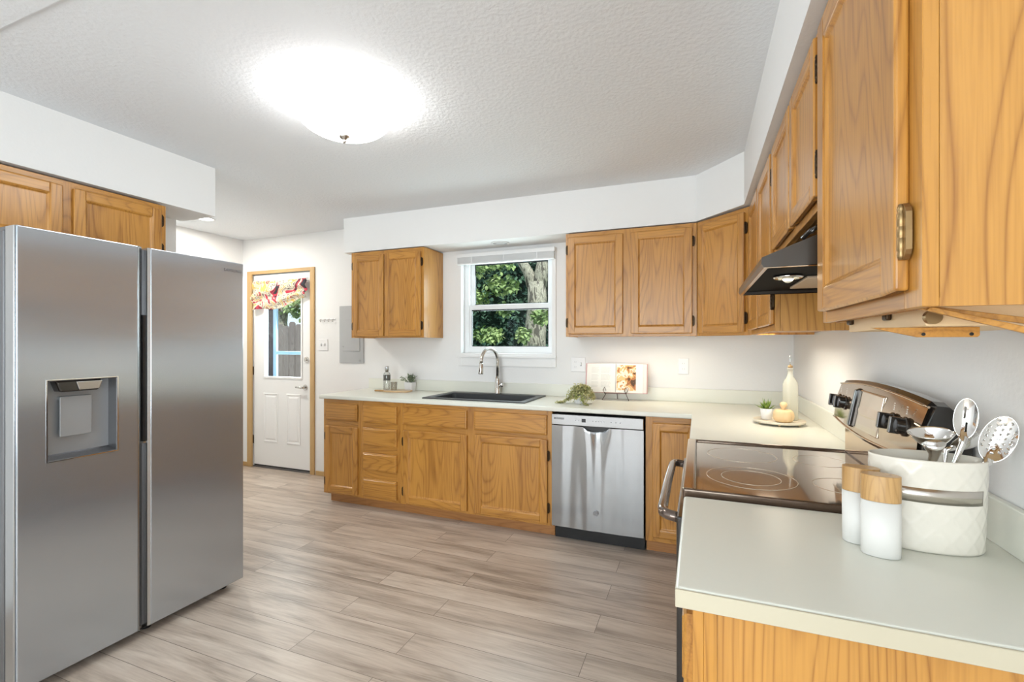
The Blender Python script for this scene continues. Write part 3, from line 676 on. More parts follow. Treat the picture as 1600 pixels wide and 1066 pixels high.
# ------------------------------------------------------------------ range (faces -X): local x runs towards the camera, y towards the wall
rg_ = thing('electric_range', 'freestanding electric range with dark reflective glass cooktop and rear control console', 'range', (-0.030, 2.1975, 0), R(-90))
RW = 0.765
MB().box(0.003, RW - 0.003, 0.02, 0.62, 0.03, 0.905).build('body', BLACKG, rg_, bevel=0.004)
for a in (0.06, RW - 0.06):
    for b in (0.08, 0.55): MB().lathe([(0.018, 0), (0.018, 0.032)], (a, b, 0), 12).build('foot', BLACK, rg_)
MB().box(0.004, RW - 0.004, -0.030, 0.02, 0.285, 0.845).build('oven_door', BLACKG, rg_, bevel=0.006)
MB().box(0.004, RW - 0.004, -0.028, 0.02, 0.05, 0.275).build('storage_drawer', BLACKG, rg_, bevel=0.006)
MB().box(0.12, RW - 0.12, -0.0325, -0.029, 0.42, 0.70).build('oven_window', SMOKE, rg_, bevel=0.001)
hp = [(0.05, -0.024, 0.852), (0.05, -0.038, 0.855), (0.053, -0.055, 0.857), (0.068, -0.070, 0.858), (0.10, -0.074, 0.858), (RW / 2, -0.076, 0.858), (RW - 0.10, -0.074, 0.858), (RW - 0.068, -0.070, 0.858), (RW - 0.053, -0.055, 0.857), (RW - 0.05, -0.038, 0.855), (RW - 0.05, -0.024, 0.852)]
hp = [(a, b, c - 0.025) for a, b, c in hp]
MB().tube(hp, 0.0155, 16).build('oven_handle', flat('handle_smoke', (0.16, 0.12, 0.10), 0.12, metal=0.7, coat=0.6), rg_)
# metal trim frame and the glass
fz = 0.922
fm = MB().grid([0.0, 0.014, RW - 0.016, RW], [-0.012, 0.022, 0.562, 0.575], lambda a, b: not (0.014 < a < RW - 0.016 and 0.022 < b < 0.562), 0.895, fz + 0.008, 'z')
fm.build('cooktop_frame', flat('brown_gloss', (0.13, 0.085, 0.06), 0.12, metal=0.6, coat=0.5), rg_, bevel=0.005, seg=3)
MB().box(0.006, RW - 0.006, -0.0135, 0.019, 0.897, fz + 0.0088).build('front_trim', BRONZE, rg_, bevel=0.005, seg=3)
MB().box(0.001, RW - 0.001, -0.008, 0.03, 0.852, 0.894).build('vent_trim', BLACKG, rg_, bevel=0.003)
gl = MB().box(0.015, RW - 0.017, 0.023, 0.561, 0.908, fz + 0.001).build('glass_top', GLASSTOP, rg_)
def flat_ring(mb, c, r, w, z, n=64):
    vs = []; fs = []
    for i in range(n):
        a = 2 * math.pi * i / n
        for q, zz in ((r - w / 2, z), (r + w / 2, z), (r + w / 2, z - 0.0006), (r - w / 2, z - 0.0006)): vs.append((c[0] + q * math.cos(a), c[1] + q * math.sin(a), zz))
    for i in range(n):
        j = (i + 1) % n
        for k in range(4): fs.append((i * 4 + k, i * 4 + (k + 1) % 4, j * 4 + (k + 1) % 4, j * 4 + k))
    mb.add(vs, fs)
for (cx, cy, rads) in ((2.1975 - 1.652, 0.182, (0.128, 0.084)), (2.1975 - 1.975, 0.180, (0.118,)), (2.1975 - 1.655, 0.435, (0.085,)), (2.1975 - 1.975, 0.435, (0.085,))):
    m_ = MB()
    for q in rads: flat_ring(m_, (cx, cy), q, 0.0022, fz + 0.0016)
    m_.build('burner_ring', RINGM, gl)
# rear riser and console
MB().box(0.004, RW - 0.004, 0.563, 0.60, 0.926, 1.030).build('back_riser', BRONZE, rg_, bevel=0.003)
def arch(t):  # 0..1 along the console
    return 1 - (2 * t - 1) ** 2
N = 28
def console_ring(t):
    x = -0.012 + (RW + 0.010) * t
    b_ = 0.018 * arch(t); tp = 0.020 * arch(t)
    e_ = 0.0 if 0 < t < 1 else 0.006
    zl, zh = 1.050 - b_ + e_, 1.200 + tp - e_
    yf, yt = 0.535 - 0.010 * arch(t), 0.560 - 0.004 * arch(t)
    return [(x, yf + e_, zl), (x, yf - 0.004 + e_, zl + 0.012), (x, (yf + yt) / 2 - 0.012 + e_, (zl + zh) / 2), (x, yt - 0.004 + e_, zh - 0.012), (x, yt + 0.006, zh), (x, yt + 0.03, zh - 0.002), (x, 0.632, zh - 0.045), (x, 0.632, zl + 0.0), (x, yf + 0.03, zl)]
mb = MB(); mb.rings([console_ring(i / N) for i in range(N + 1)], 0, False)
con = mb.build('control_console', [BLACKG], rg_)
# bronze mirror face following the console front
def face_pt(t, s, off=0.0):
    r_ = console_ring(min(max(t, 0.02), 0.98)); r0 = [r_[1], r_[2], r_[3]]
    x = -0.012 + (RW + 0.010) * t
    if s < 0.5: p, q, k = r0[0], r0[1], s * 2
    else: p, q, k = r0[1], r0[2], s * 2 - 1
    return (x, p[1] + (q[1] - p[1]) * k - off, p[2] + (q[2] - p[2]) * k)
vs = []; fs = []; NS = 8
for i in range(N + 1):
    for j in range(NS + 1): vs.append(face_pt(0.015 + 0.97 * i / N, j / NS, 0.002))
for i in range(N):
    for j in range(NS): a = i * (NS + 1) + j; fs.append((a, a + NS + 1, a + NS + 2, a + 1))
vs2 = [(x, y + 0.004, z) for x, y, z in vs]; o = len(vs)
mb = MB().add(vs, fs, 0, True)
mb.add(vs2, [tuple(reversed(q)) for q in fs], 0, True)
mb.build('console_face', flat('bronze_mirror', (0.50, 0.38, 0.27), 0.07, metal=0.9, coat=0.6), con, fix=False)
rim = [face_pt(0.01 + 0.98 * i / N, 1.0, 0.003) for i in range(N + 1)]
MB().tube(rim, 0.003, 8).tube([face_pt(0.01 + 0.98 * i / N, 0.0, 0.003) for i in range(N + 1)], 0.003, 8).build('console_trim', BRONZE, con)
def knob(yw):
    t = (2.1975 - yw + 0.012) / (RW + 0.010)
    p = Vector(face_pt(t, 0.52, 0.002)); n_ = Vector((0, -1, 0.13)).normalized()
    mb = MB()
    def rg2(r, d, n=24):
        u = n_.orthogonal().normalized(); w = n_.cross(u)
        return [tuple(p + n_ * d + (u * math.cos(2 * math.pi * i / n) + w * math.sin(2 * math.pi * i / n)) * r) for i in range(n)]
    mb.rings([rg2(0.026, 0), rg2(0.026, 0.004), rg2(0.0225, 0.006), rg2(0.020, 0.022), rg2(0.018, 0.024)], 0, False)
    k = mb.build('knob', BLACKG, con)
    up = Vector((0, 0.13, 1)).normalized(); sd = Vector((1, 0, 0)); mb = MB()
    pts = []
    for d in (0.012, 0.036):
        for a, b in ((-0.0065, -0.022), (0.0065, -0.022), (0.0065, 0.022), (-0.0065, 0.022)): pts.append(tuple(p + n_ * d + sd * a + up * b))
    mb.add(pts, [(0, 3, 2, 1), (4, 5, 6, 7), (0, 1, 5, 4), (1, 2, 6, 5), (2, 3, 7, 6), (3, 0, 4, 7)])
    mb.build('knob_grip', BLACKG, k, bevel=0.002)
    tk = MB()
    for dz in (0.034, 0.046, 0.052): 
        c = p + up * dz + n_ * 0.0008; tk.box(c.x - 0.004, c.x + 0.004, c.y - 0.001, c.y, c.z - 0.001, c.z + 0.001)
    c = p + up * 0.040 + n_ * 0.0008; tk.box(c.x - 0.0008, c.x + 0.0008, c.y - 0.001, c.y, c.z - 0.004, c.z + 0.003)
    tk.build('dial_marks', PAPER, con)
for yw in (2.130, 2.050, 1.600, 1.520): knob(yw)
# raised display panel
def dpt(yw, s, off): return Vector(face_pt((2.1975 - yw + 0.012) / (RW + 0.010), s, off))
q0, q1 = 1.925, 1.690
vs = [tuple(dpt(q0, 0.10, 0.002)), tuple(dpt(q1, 0.10, 0.002)), tuple(dpt(q1, 0.90, 0.002)), tuple(dpt(q0, 0.90, 0.002)),
      tuple(dpt(q0, 0.12, 0.007)), tuple(dpt(q1 + 0.004, 0.12, 0.007)), tuple(dpt(q1 + 0.004, 0.88, 0.007)), tuple(dpt(q0, 0.88, 0.007))]
mb = MB().add(vs, [(0, 3, 2, 1), (4, 5, 6, 7), (0, 1, 5, 4), (1, 2, 6, 5), (2, 3, 7, 6), (3, 0, 4, 7)])
dpn = mb.build('display_panel', flat('display_gloss', (0.52, 0.42, 0.32), 0.08, metal=0.85, coat=0.5), con, bevel=0.003, seg=3)
vs = [tuple(dpt(q0 + 0.022, 0.08, 0.002)), tuple(dpt(q0 - 0.004, 0.08, 0.002)), tuple(dpt(q0 - 0.004, 0.92, 0.002)), tuple(dpt(q0 + 0.022, 0.92, 0.002)),
      tuple(dpt(q0 + 0.020, 0.12, 0.018)), tuple(dpt(q0 - 0.002, 0.12, 0.018)), tuple(dpt(q0 - 0.002, 0.88, 0.018)), tuple(dpt(q0 + 0.020, 0.88, 0.018))]
MB().add(vs, [(0, 3, 2, 1), (4, 5, 6, 7), (0, 1, 5, 4), (1, 2, 6, 5), (2, 3, 7, 6), (3, 0, 4, 7)]).build('display_recess_rib', BLACKG, con, bevel=0.004, seg=3)  # black rib standing in for the dark inner wall of a recess

# ------------------------------------------------------------------ range hood (on the right wall, under the short cabinet)
hd = thing('range_hood', 'black under-cabinet range hood above the cooktop with lamp and filter', 'range hood', (0.16, 2.165, 1.547), R(-90))
# local x to camera 0..0.765, y to wall 0..0.45, z up
prof = [(0.0, 0.0), (-0.006, 0.010), (-0.004, 0.027), (0.11, 0.073), (0.20, 0.108), (0.29, 0.142), (0.449, 0.142), (0.449, 0.0)]
h_ = MB()
h_.prism(prof, 'x', 0.0, 0.006); h_.prism(prof, 'x', 0.759, 0.765)
top = [(0.0, 0.0), (-0.006, 0.010), (-0.004, 0.027), (0.11, 0.073), (0.20, 0.108), (0.29, 0.142), (0.449, 0.142), (0.449, 0.136), (0.293, 0.136), (0.11, 0.067), (0.004, 0.022), (0.006, 0.0)]
h_.prism(top, 'x', 0.006, 0.759)
h_.build('hood_shell', SMOKE, hd)
MB().box(0.006, 0.759, 0.010, 0.440, 0.012, 0.018).build('inner_pan', flat('hood_black', (0.004, 0.004, 0.005), 0.7, spec=0.1), hd)
MB().box(0.0, 0.765, 0.0, 0.010, -0.002, 0.001).box(0.0, 0.765, 0.44, 0.449, -0.002, 0.001).box(0.0, 0.006, 0.01, 0.44, -0.002, 0.001).box(0.759, 0.765, 0.01, 0.44, -0.002, 0.001).build('bottom_flange', BRONZE, hd)
MB().lathe([(0.040, 0.014), (0.042, 0.008), (0.038, 0.004), (0.030, 0.008), (0.012, 0.0115)], (0.48, 0.10, -0.002), 28).build('lamp_reflector', CHROME, hd)
MB().sphere((0.48, 0.10, 0.004), 0.016, 14).build('lamp_bulb', flat('bulb_glass', (0.85, 0.8, 0.65), 0.15), hd)
MB().box(0.16, 0.46, 0.155, 0.40, 0.002, 0.011).build('grease_filter', flat('filter_mesh', (0.60, 0.47, 0.34), 0.45, metal=0.2, bump=(500, 0.3, 0.001)), hd, bevel=0.003)
# wiring junction above the hood shell
MB().tube([(0.70, 0.10, 0.082), (0.715, 0.115, 0.098), (0.73, 0.13, 0.104), (0.745, 0.15, 0.100), (0.74, 0.18, 0.110)], 0.006, 10).tube([(0.725, 0.15, 0.094), (0.74, 0.13, 0.108), (0.75, 0.11, 0.086)], 0.005, 10).build('power_cable', BLACKG, hd)
MB().lathe([(0.022, 0), (0.026, 0.01), (0.022, 0.028)], (0.71, 0.165, 0.092), 20, sx=1.3).build('duct_collar', CHROME, hd)

# fold-down rack under the near wall cabinet
fd = thing('fold_down_rack', 'wooden fold-down rack hinged below the large near wall cabinet', 'rack', (0.335, 1.345, 1.397), R(-90))
# local x to camera 0..0.5, y to wall, z down negative
MB().box(0.0, 0.41, 0.0, 0.240, -0.024, 0.0115).build('folding_board', MAPLE, fd, bevel=0.002)
for xx in (0.03, 0.26): MB().box(xx - 0.012, xx + 0.012, -0.010, -0.0003, -0.008, 0.006).build('hinge_block', HINGE, fd, bevel=0.003)
MB().prism([(-0.060, -0.0245), (0.085, -0.0245), (0.085, -0.038), (0.082, -0.041), (0.005, -0.041)], 'x', 0.360, 0.367).build('lower_bracket', WX, fd, bevel=0.001)
for yy in (0.012, 0.074): MB().disc((0.3672, yy, -0.036), (1, 0, 0), 0.0028, 0.001, 14).build('screw', BLACK, fd)
MB().disc((0.4105, 0.006, -0.010), (1, 0, 0), 0.011, 0.012, 20).build('pivot', BRASS, fd)
for k, (za, zb2) in enumerate(((-0.004, -0.082), (-0.001, -0.050))):
    MB().prism([(-0.030, za), (-0.026, za + 0.006), (0.22, zb2 + 0.011), (0.22, zb2 - 0.001)], 'x', 0.490 - k * 0.02, 0.498 - k * 0.02).build('support_arm', WX, fd, bevel=0.001)

# ------------------------------------------------------------------ window over the sink
win = MB()
wn_ = struct('window_1', MB().grid([WX0, WX0 + 0.045, WX1 - 0.03, WX1], [WZ0, WZ0 + 0.05, WZ1 - 0.03, WZ1], lambda x, z: not (WX0 + 0.045 < x < WX1 - 0.03 and WZ0 + 0.05 < z < WZ1 - 0.03), 3.785, 3.855, 'y'), VINYL, 'white vinyl single-hung window over the sink', bevel=0.003)
def sash(x0, x1, z0, z1, w, ya, yb, wt=None, wb=None):
    wt = wt or w; wb = wb or w
    f = struct('sash', MB().grid([x0, x0 + w, x1 - w, x1], [z0, z0 + wb, z1 - wt, z1], lambda x, z: not (x0 + w < x < x1 - w and z0 + wb < z < z1 - wt), ya, yb, 'y'), VINYL, parent=wn_, bevel=0.002)
    MB().box(x0 + w - 0.002, x1 - w + 0.002, (ya + yb) / 2 - 0.003, (ya + yb) / 2 + 0.003, z0 + wb - 0.002, z1 - wt + 0.002).build('glass_pane', GLASS, f)
    m = 0.005
    MB().grid([x0 + w - m, x0 + w + m, x1 - w - m, x1 - w + m], [z0 + wb - m, z0 + wb + m, z1 - wt - m * 2, z1 - wt + m], lambda x, z: not (x0 + w + m < x < x1 - w - m and z0 + wb + m < z < z1 - wt - m * 2), (ya + yb) / 2 - 0.006, (ya + yb) / 2 + 0.004, 'y').build('glazing_gasket', BLACK, f)
sash(-1.920, -1.155, 1.655, 2.095, 0.036, 3.825, 3.850, None, 0.040)
sash(-1.920, -1.155, 1.295, 1.690, 0.022, 3.790, 3.815, 0.042, 0.025)
# casing, stool and apron
struct('trim_4', MB().box(-1.995, WX0, YB - 0.012, YB, 1.15, 2.14).box(WX1, -1.090, YB - 0.012, YB, 1.15, 2.14).box(WX0, WX1, YB - 0.012, YB, WZ1, 2.14).box(WX0, WX1, YB - 0.012, YB, 1.15, WZ0).box(-2.0, -1.085, YB - 0.03, YB - 0.012, 1.225, 1.243), WHITE, 'white casing and sill around the sink window', bevel=0.002)
bl = thing('window_blind', 'white mini blind raised and stacked at the top of the sink window', 'blind', (-1.54, YB - 0.04, 2.04))
MB().box(-0.450, 0.450, -0.012, 0.024, 0.062, 0.098).build('headrail', VINYL, bl, bevel=0.002)
slm = MB()
for k in range(9):
    z = 0.012 + k * 0.0055; slm.box(-0.445, 0.445, -0.013, 0.013, z, z + 0.0034)
slm.build('slats', VINYL, bl)
MB().box(-0.447, 0.447, -0.014, 0.014, 0.0, 0.011).build('bottom_rail', VINYL, bl, bevel=0.002)
for xx in (-0.30, 0.0, 0.30): MB().box(xx - 0.004, xx + 0.004, -0.0155, -0.014, 0.0, 0.064).build('ladder_tape', PLATE, bl)
MB().tube([(0.40, -0.018, 0.07), (0.402, -0.018, -0.10)], 0.002, 6).build('tilt_wand', VINYL, bl) if False else None

# ------------------------------------------------------------------ entry door
dr = thing('door_1', None, None, (-4.125, YB + 0.012, 0)); dr['kind'] = 'structure'; dr['label'] = 'white half-glass entry door with a flowery valance'
gx0, gx1, gz0, gz1 = -4.372 + 4.125, -3.857 + 4.125, 0.992, 1.935
mb = MB().grid([-0.408, gx0, gx1, 0.408], [0.030, gz0, gz1, 2.092], lambda x, z: not (gx0 < x < gx1 and gz0 < z < gz1), 0.0, 0.044, 'y')
slab = mb.build('door_slab', WHITE, dr, bevel=0.002)
f = MB().grid([gx0 - 0.022, gx0, gx1, gx1 + 0.022], [gz0 - 0.022, gz0, gz1, gz1 + 0.022], lambda x, z: not (gx0 < x < gx1 and gz0 < z < gz1), -0.008, -0.0002, 'y').build('glass_frame', WHITE, dr, bevel=0.003)
MB().box(gx0 + 0.0005, gx1 - 0.0005, 0.018, 0.024, gz0, gz1).build('glass_pane', GLASS, dr)
for a, b in ((-4.389 + 4.125, -4.180 + 4.125), (-4.060 + 4.125, -3.863 + 4.125)):
    z0, z1 = 0.282, 0.813
    def rg(i, y): return [(a + i, y, z0 + i), (b - i, y, z0 + i), (b - i, y, z1 - i), (a + i, y, z1 - i)]
    MB().rings([rg(0, 0.0), rg(0.004, -0.006), rg(0.012, -0.006), rg(0.022, -0.0015), rg(0.030, -0.0015), rg(0.042, -0.006), rg(0.05, -0.006)], 0, False).build('raised_panel', WHITE, slab)
MB().disc((0.327, 0, 0.890), (0, -1, 0), 0.030, 0.006).lathe([(0.001, 0)], cap=(False, False)).build('knob_rose', NICKEL, dr)
MB().tube([(0.327, -0.004, 0.890), (0.327, -0.045, 0.890)], 0.011, 14).tube([(0.332, -0.048, 0.890), (0.29, -0.052, 0.891), (0.24, -0.046, 0.893)], [0.011, 0.010, 0.007], 12).build('door_handle', NICKEL, dr)
MB().disc((0.346, 0, 1.180), (0, -1, 0), 0.030, 0.012).disc((0.346, -0.012, 1.180), (0, -1, 0), 0.012, 0.012).build('deadbolt', NICKEL, dr)
for z in (0.30, 1.05, 1.80): MB().tube([(-0.413, -0.006, z - 0.045), (-0.413, -0.006, z + 0.045)], 0.006, 10).build('door_hinge', HINGE, dr)
MB().box(-0.41, 0.41, -0.01, 0.05, 0.0, 0.018).build('threshold', STEELDK, dr)
MB().box(-0.41, 0.41, 0.005, 0.04, 0.018, 0.030).build('weather_strip', BLACK, dr)
struct('trim_5', MB().box(-4.608, -4.538, YB - 0.016, YB + 0.002, 0, 2.134, 0).box(-3.712, -3.656, YB - 0.016, YB + 0.002, 0, 2.134, 0).box(-4.538, -3.712, YB - 0.0158, YB + 0.002, 2.098, 2.134, 1), [CASING, CASINGX], 'tan wood casing around the entry door', bevel=0.003)
# storm door outside; the blue light on its aluminium is put into the colour
sd_ = thing('door_2', None, None, (-4.125, YB + 0.135, 0)); sd_['kind'] = 'structure'; sd_['label'] = 'aluminium storm door frame outside the entry door, blue light in its colour'
BLUEF = flat('storm_frame', (0.40, 0.60, 0.85), 0.4)
MB().box(-0.268, -0.222, 0, 0.03, 0.02, 2.09).box(0.33, 0.41, 0, 0.03, 0.02, 2.09).box(-0.222, 0.33, 0.004, 0.026, 1.226, 1.262).box(-0.222, 0.33, 0.004, 0.026, 0.02, 0.25).box(-0.222, 0.33, 0.004, 0.026, 2.03, 2.09).build('storm_frame', BLUEF, sd_, bevel=0.003)
MB().box(-0.41, -0.268, 0.01, 0.06, 0.0, 2.10).build('side_strip', DARKRED, sd_)  # dark reddish strip left of the storm frame
# valance
va = thing('valance_curtain', 'flowery red and yellow tie-up valance on the entry door window', 'curtain', (-4.12, YB - 0.015, 1.72))
NXv, NZv = 60, 30
vs = []; fs = []
for j in range(NZv + 1):
    for i in range(NXv + 1):
        u = i / NXv; v = j / NZv
        x = -0.372 + 0.742 * u + 0.012 * math.sin(v * 3.0) * (1 if u > 0.5 else -1)
        zb = -0.012 + 0.012 * math.sin(u * 9) + 0.115 * max(0, (u - 0.30) / 0.70) ** 1.3
        zt = 0.300 - 0.006 * math.sin(u * math.pi)
        z = zb + (zt - zb) * v
        ph = (v * 4.2 + 1.3 * (u - 0.45) ** 2 * 3.0 - u * 1.4)
        y = -0.022 - 0.020 * math.sin(ph * math.pi) * (1 - abs(2 * v - 0.85) * 0.55) - 0.006 * math.sin(u * 31 + v * 4)
        vs.append((x, y, z))
for j in range(NZv):
    for i in range(NXv): a = j * (NXv + 1) + i; fs.append((a, a + 1, a + NXv + 2, a + NXv + 1))
fab = MB().add(vs, fs, 0, True).build('fabric', FLORAL, va, fix=False)
sm = fab.modifiers.new('thick', 'SOLIDIFY'); sm.thickness = 0.002
MB().tube([(-0.385, -0.004, 0.300), (0.385, -0.004, 0.300)], 0.005, 8).build('curtain_rod', WHITE, va)

# ------------------------------------------------------------------ lights in the room
LX, LY = -1.543, 1.755
cl = thing('ceiling_light', 'round flush-mount ceiling light with lit frosted glass bowl', 'ceiling light', (LX, LY, ZC))
MB().lathe([(0.16, 0.0), (0.165, -0.012), (0.13, -0.018)], (0, 0, -0.0005), 40).build('ceiling_plate', NICKEL, cl)
prof = [(0.218, -0.019), (0.226, -0.026), (0.223, -0.045)]
for i in range(1, 13):
    a = i / 12 * math.pi / 2; prof.append((max(0.012, 0.223 * math.cos(a) ** 0.85), -0.045 - 0.122 * math.sin(a)))
MB().lathe(prof, (0, 0, 0), 48).build('glass_bowl', LAMPG, cl)
MB().lathe([(0.024, -0.163), (0.027, -0.169), (0.020, -0.180), (0.009, -0.187), (0.008, -0.190), (0.0095, -0.195), (0.005, -0.202)], (0, 0, 0), 20).build('finial', NICKEL, cl)
def recessed(loc, label, lit, r=0.075):
    t = thing('recessed_light', label, 'recessed light', loc)
    MB().lathe([(r, 0), (r + 0.001, -0.004), (r * 0.82, -0.006), (r * 0.80, -0.002)], (0, 0, -0.0005), 36, cap=(True, False)).build('trim_ring', WHITE, t)
    MB().lathe([(r * 0.80, -0.0045), (r * 0.3, -0.0055), (0.004, -0.0058)], (0, 0, 0), 36).build('lens', lit, t)
recessed((-4.18, 2.95, ZC), 'lit recessed ceiling light in the entry beyond the refrigerator', LAMPR)
recessed((-1.52, 3.555, ZS), 'unlit recessed light in the soffit above the sink window', flat('unlit_lens', (0.55, 0.55, 0.55), 0.4))
def spot(name, loc, e, size=0.1, col=(1, 0.95, 0.85)):
    l = bpy.data.lights.new(name, 'AREA'); l.shape = 'DISK'; l.size = size; l.energy = e; l.color = col
    o = bpy.data.objects.new(name, l); COL.objects.link(o); o.location = loc; return o
spot('entry_downlight', (-4.18, 2.95, ZC - 0.012), 20, 0.12)
area('under_cabinet_lamp', (-0.35, 3.50, ZU0 + 0.006), (0, 0, -1), 0.8, 0.05, 1.5, (1, 0.90, 0.70), 150)
area('corner_under_cabinet_lamp', (0.36, 2.75, ZU0 + 0.006), (0, 0, -1), 0.1, 0.7, 2.2, (1, 0.91, 0.74), 150)
spot('hood_lamp', (0.26, 1.685, 1.547), 0.5, 0.05, (1, 0.85, 0.6))

# ------------------------------------------------------------------ wall fittings
bp_ = thing('breaker_panel', 'grey metal breaker panel cover behind the small wall cabinet', 'electrical panel', (-3.186, YB, 1.437))
MB().box(-0.148, 0.148, -0.010, -0.0002, -0.283, 0.283).build('cover', GREYM, bp_, bevel=0.003)
MB().box(-0.105, 0.105, -0.0145, -0.010, -0.165, 0.145).build('panel_door', GREYM, bp_, bevel=0.002)
MB().disc((0.105, -0.0095, -0.258), (0, -1, 0), 0.012, 0.003, 20).disc((-0.098, -0.014, -0.12), (0, -1, 0), 0.006, 0.004, 12).build('latch', SLOT, bp_)
def plate(label, x, z, w, h, kinds, cat='outlet'):
    t = thing('wall_plate', label, cat, (x, YB, z))
    MB().box(-w / 2, w / 2, -0.006, -0.0002, -h / 2, h / 2).build('plate', PLATE, t, bevel=0.003)
    for dx_, k in kinds:
        if k == 'toggle':
            MB().box(dx_ - 0.005, dx_ + 0.005, -0.016, -0.006, -0.004, 0.014).build('toggle', PLATE, t, bevel=0.001)
            MB().box(dx_ - 0.006, dx_ + 0.006, -0.0066, -0.0058, -0.013, 0.016).build('toggle_slot', SLOT, t)
        else:
            for dz in (-0.02, 0.02):
                o = MB().lathe([(0.0165, -0.001), (0.0165, 0.001)], (0, 0, 0), 24).build('receptacle', PLATE, t)
                o.rotation_euler = (R(90), 0, 0); o.location = (dx_, -0.0065, dz)
                MB().box(dx_ - 0.007, dx_ - 0.005, -0.0083, -0.0076, dz - 0.004, dz + 0.005).box(dx_ + 0.005, dx_ + 0.007, -0.0083, -0.0076, dz - 0.004, dz + 0.005).build('outlet_slots', SLOT, t)
plate('double light switch plate on the wall beside the entry door', -3.547, 1.333, 0.118, 0.118, [(-0.023, 'toggle'), (0.023, 'toggle')], 'light switch')
plate('white combined switch and outlet plate between the sink window and the cookbook', -0.905, 1.177, 0.118, 0.118, [(-0.023, 'outlet'), (0.023, 'toggle')])
plate('single white outlet plate on the back wall right of the cookbook', -0.105, 1.177, 0.072, 0.118, [(0, 'outlet')])
kh = thing('key_hook_rail', 'small rail of four hooks on the wall beside the entry door', 'hook rail', (-3.490, YB, 1.590))
MB().box(-0.105, 0.105, -0.006, -0.0002, -0.004, 0.010).build('rail', PLATE, kh, bevel=0.002)
for k in range(4):
    x = -0.078 + k * 0.052
    MB().tube([(x, -0.005, 0.003), (x, -0.020, 0.0), (x, -0.026, -0.012), (x, -0.020, -0.022), (x, -0.012, -0.020)], 0.0032, 8).build('hook', NICKEL, kh)

# ------------------------------------------------------------------ left counter group
cb = thing('cutting_board', 'small wooden cutting board with handle on the counter left of the sink', 'cutting board', (-2.505, 3.535, 0.9145), R(10))
pts = []
for i in range(40):
    a = 2 * math.pi * i / 40; c_, s_ = math.cos(a), math.sin(a)
    pts.append((0.125 * math.copysign(abs(c_) ** 0.6, c_), 0.078 * math.copysign(abs(s_) ** 0.6, s_)))
MB().prism(pts, 'z', 0, 0.014).build('board', LTWOOD, cb, bevel=0.003)
MB().prism([(-0.115, -0.018), (-0.215, -0.016), (-0.225, -0.010), (-0.225, 0.010), (-0.215, 0.016), (-0.115, 0.018)], 'z', 0.0003, 0.0137).build('board_handle', ACACIA, cb, bevel=0.003)
gb = thing('glass_bottle', 'clear glass bottle with silver stopper standing on the cutting board', 'bottle', (-2.618, 3.525, 0.929))
MB().lathe([(0.022, 0), (0.030, 0.003), (0.031, 0.010), (0.031, 0.135), (0.028, 0.150), (0.0175, 0.158), (0.0165, 0.165), (0.0175, 0.166), (0.0175, 0.17), (0.014, 0.17), (0.014, 0.158), (0.025, 0.146), (0.0285, 0.135), (0.0285, 0.012), (0.020, 0.006)], (0, 0, 0), 28).build('bottle_glass', CLEAR, gb)
MB().lathe([(0.012, 0.160), (0.0135, 0.171), (0.0185, 0.172), (0.0185, 0.208), (0.016, 0.212), (0.004, 0.213)], (0, 0, 0), 24).build('stopper', STEEL, gb)
MB().lathe([(0.0314, 0.085), (0.0318, 0.086), (0.0318, 0.134), (0.0314, 0.135)], (0, 0, 0), 28, cap=(False, False)).build('dark_band', flat('smoked_band', (0.16, 0.16, 0.15), 0.15, metal=0.6), gb)
tb = thing('drinking_glass', 'short clear tumbler on the cutting board beside the bottle', 'glass', (-2.522, 3.498, 0.929))
MB().lathe([(0.020, 0), (0.025, 0.002), (0.030, 0.075), (0.0285, 0.075), (0.0235, 0.006), (0.018, 0.005)], (0, 0, 0), 28).build('tumbler', CLEAR, tb)
def leaf(mb, base, d, up, L, w, m=0, curl=0.25):
    """small pointed leaf from base along d"""
    d = Vector(d).normalized(); u = Vector(up); s_ = d.cross(u)
    if s_.length < 1e-3: s_ = d.orthogonal()
    s_.normalize(); n_ = s_.cross(d).normalized(); b = Vector(base)
    P = [b, b + d * L * 0.35 + s_ * w * 0.5 + n_ * L * 0.04, b + d * L * 0.75 + s_ * w * 0.38 - n_ * L * curl * 0.3, b + d * L - n_ * L * curl, b + d * L * 0.75 - s_ * w * 0.38 - n_ * L * curl * 0.3, b + d * L * 0.35 - s_ * w * 0.5 + n_ * L * 0.04, b + d * L * 0.5 + n_ * w * 0.12]
    mb.add([tuple(p) for p in P], [(0, 1, 6), (1, 2, 6), (2, 3, 6), (3, 4, 6), (4, 5, 6), (5, 0, 6)], m, True)
def rv(): return Vector((random.gauss(0, 1), random.gauss(0, 1), random.gauss(0, 1))).normalized()
pp = thing('potted_plant', 'small grey-green plant in a white square pot on the counter left of the sink', 'potted plant', (-2.452, 3.645, 0.9145))
MB().rings([rr(-0.036, 0.036, -0.036, 0.036, 0, 0.008), rr(-0.042, 0.042, -0.042, 0.042, 0.080, 0.009), rr(-0.037, 0.037, -0.037, 0.037, 0.080, 0.008), rr(-0.036, 0.036, -0.036, 0.036, 0.068, 0.008)], 0, False, (True, True)).build('pot', POTW, pp)
lf = MB(); st_ = MB()
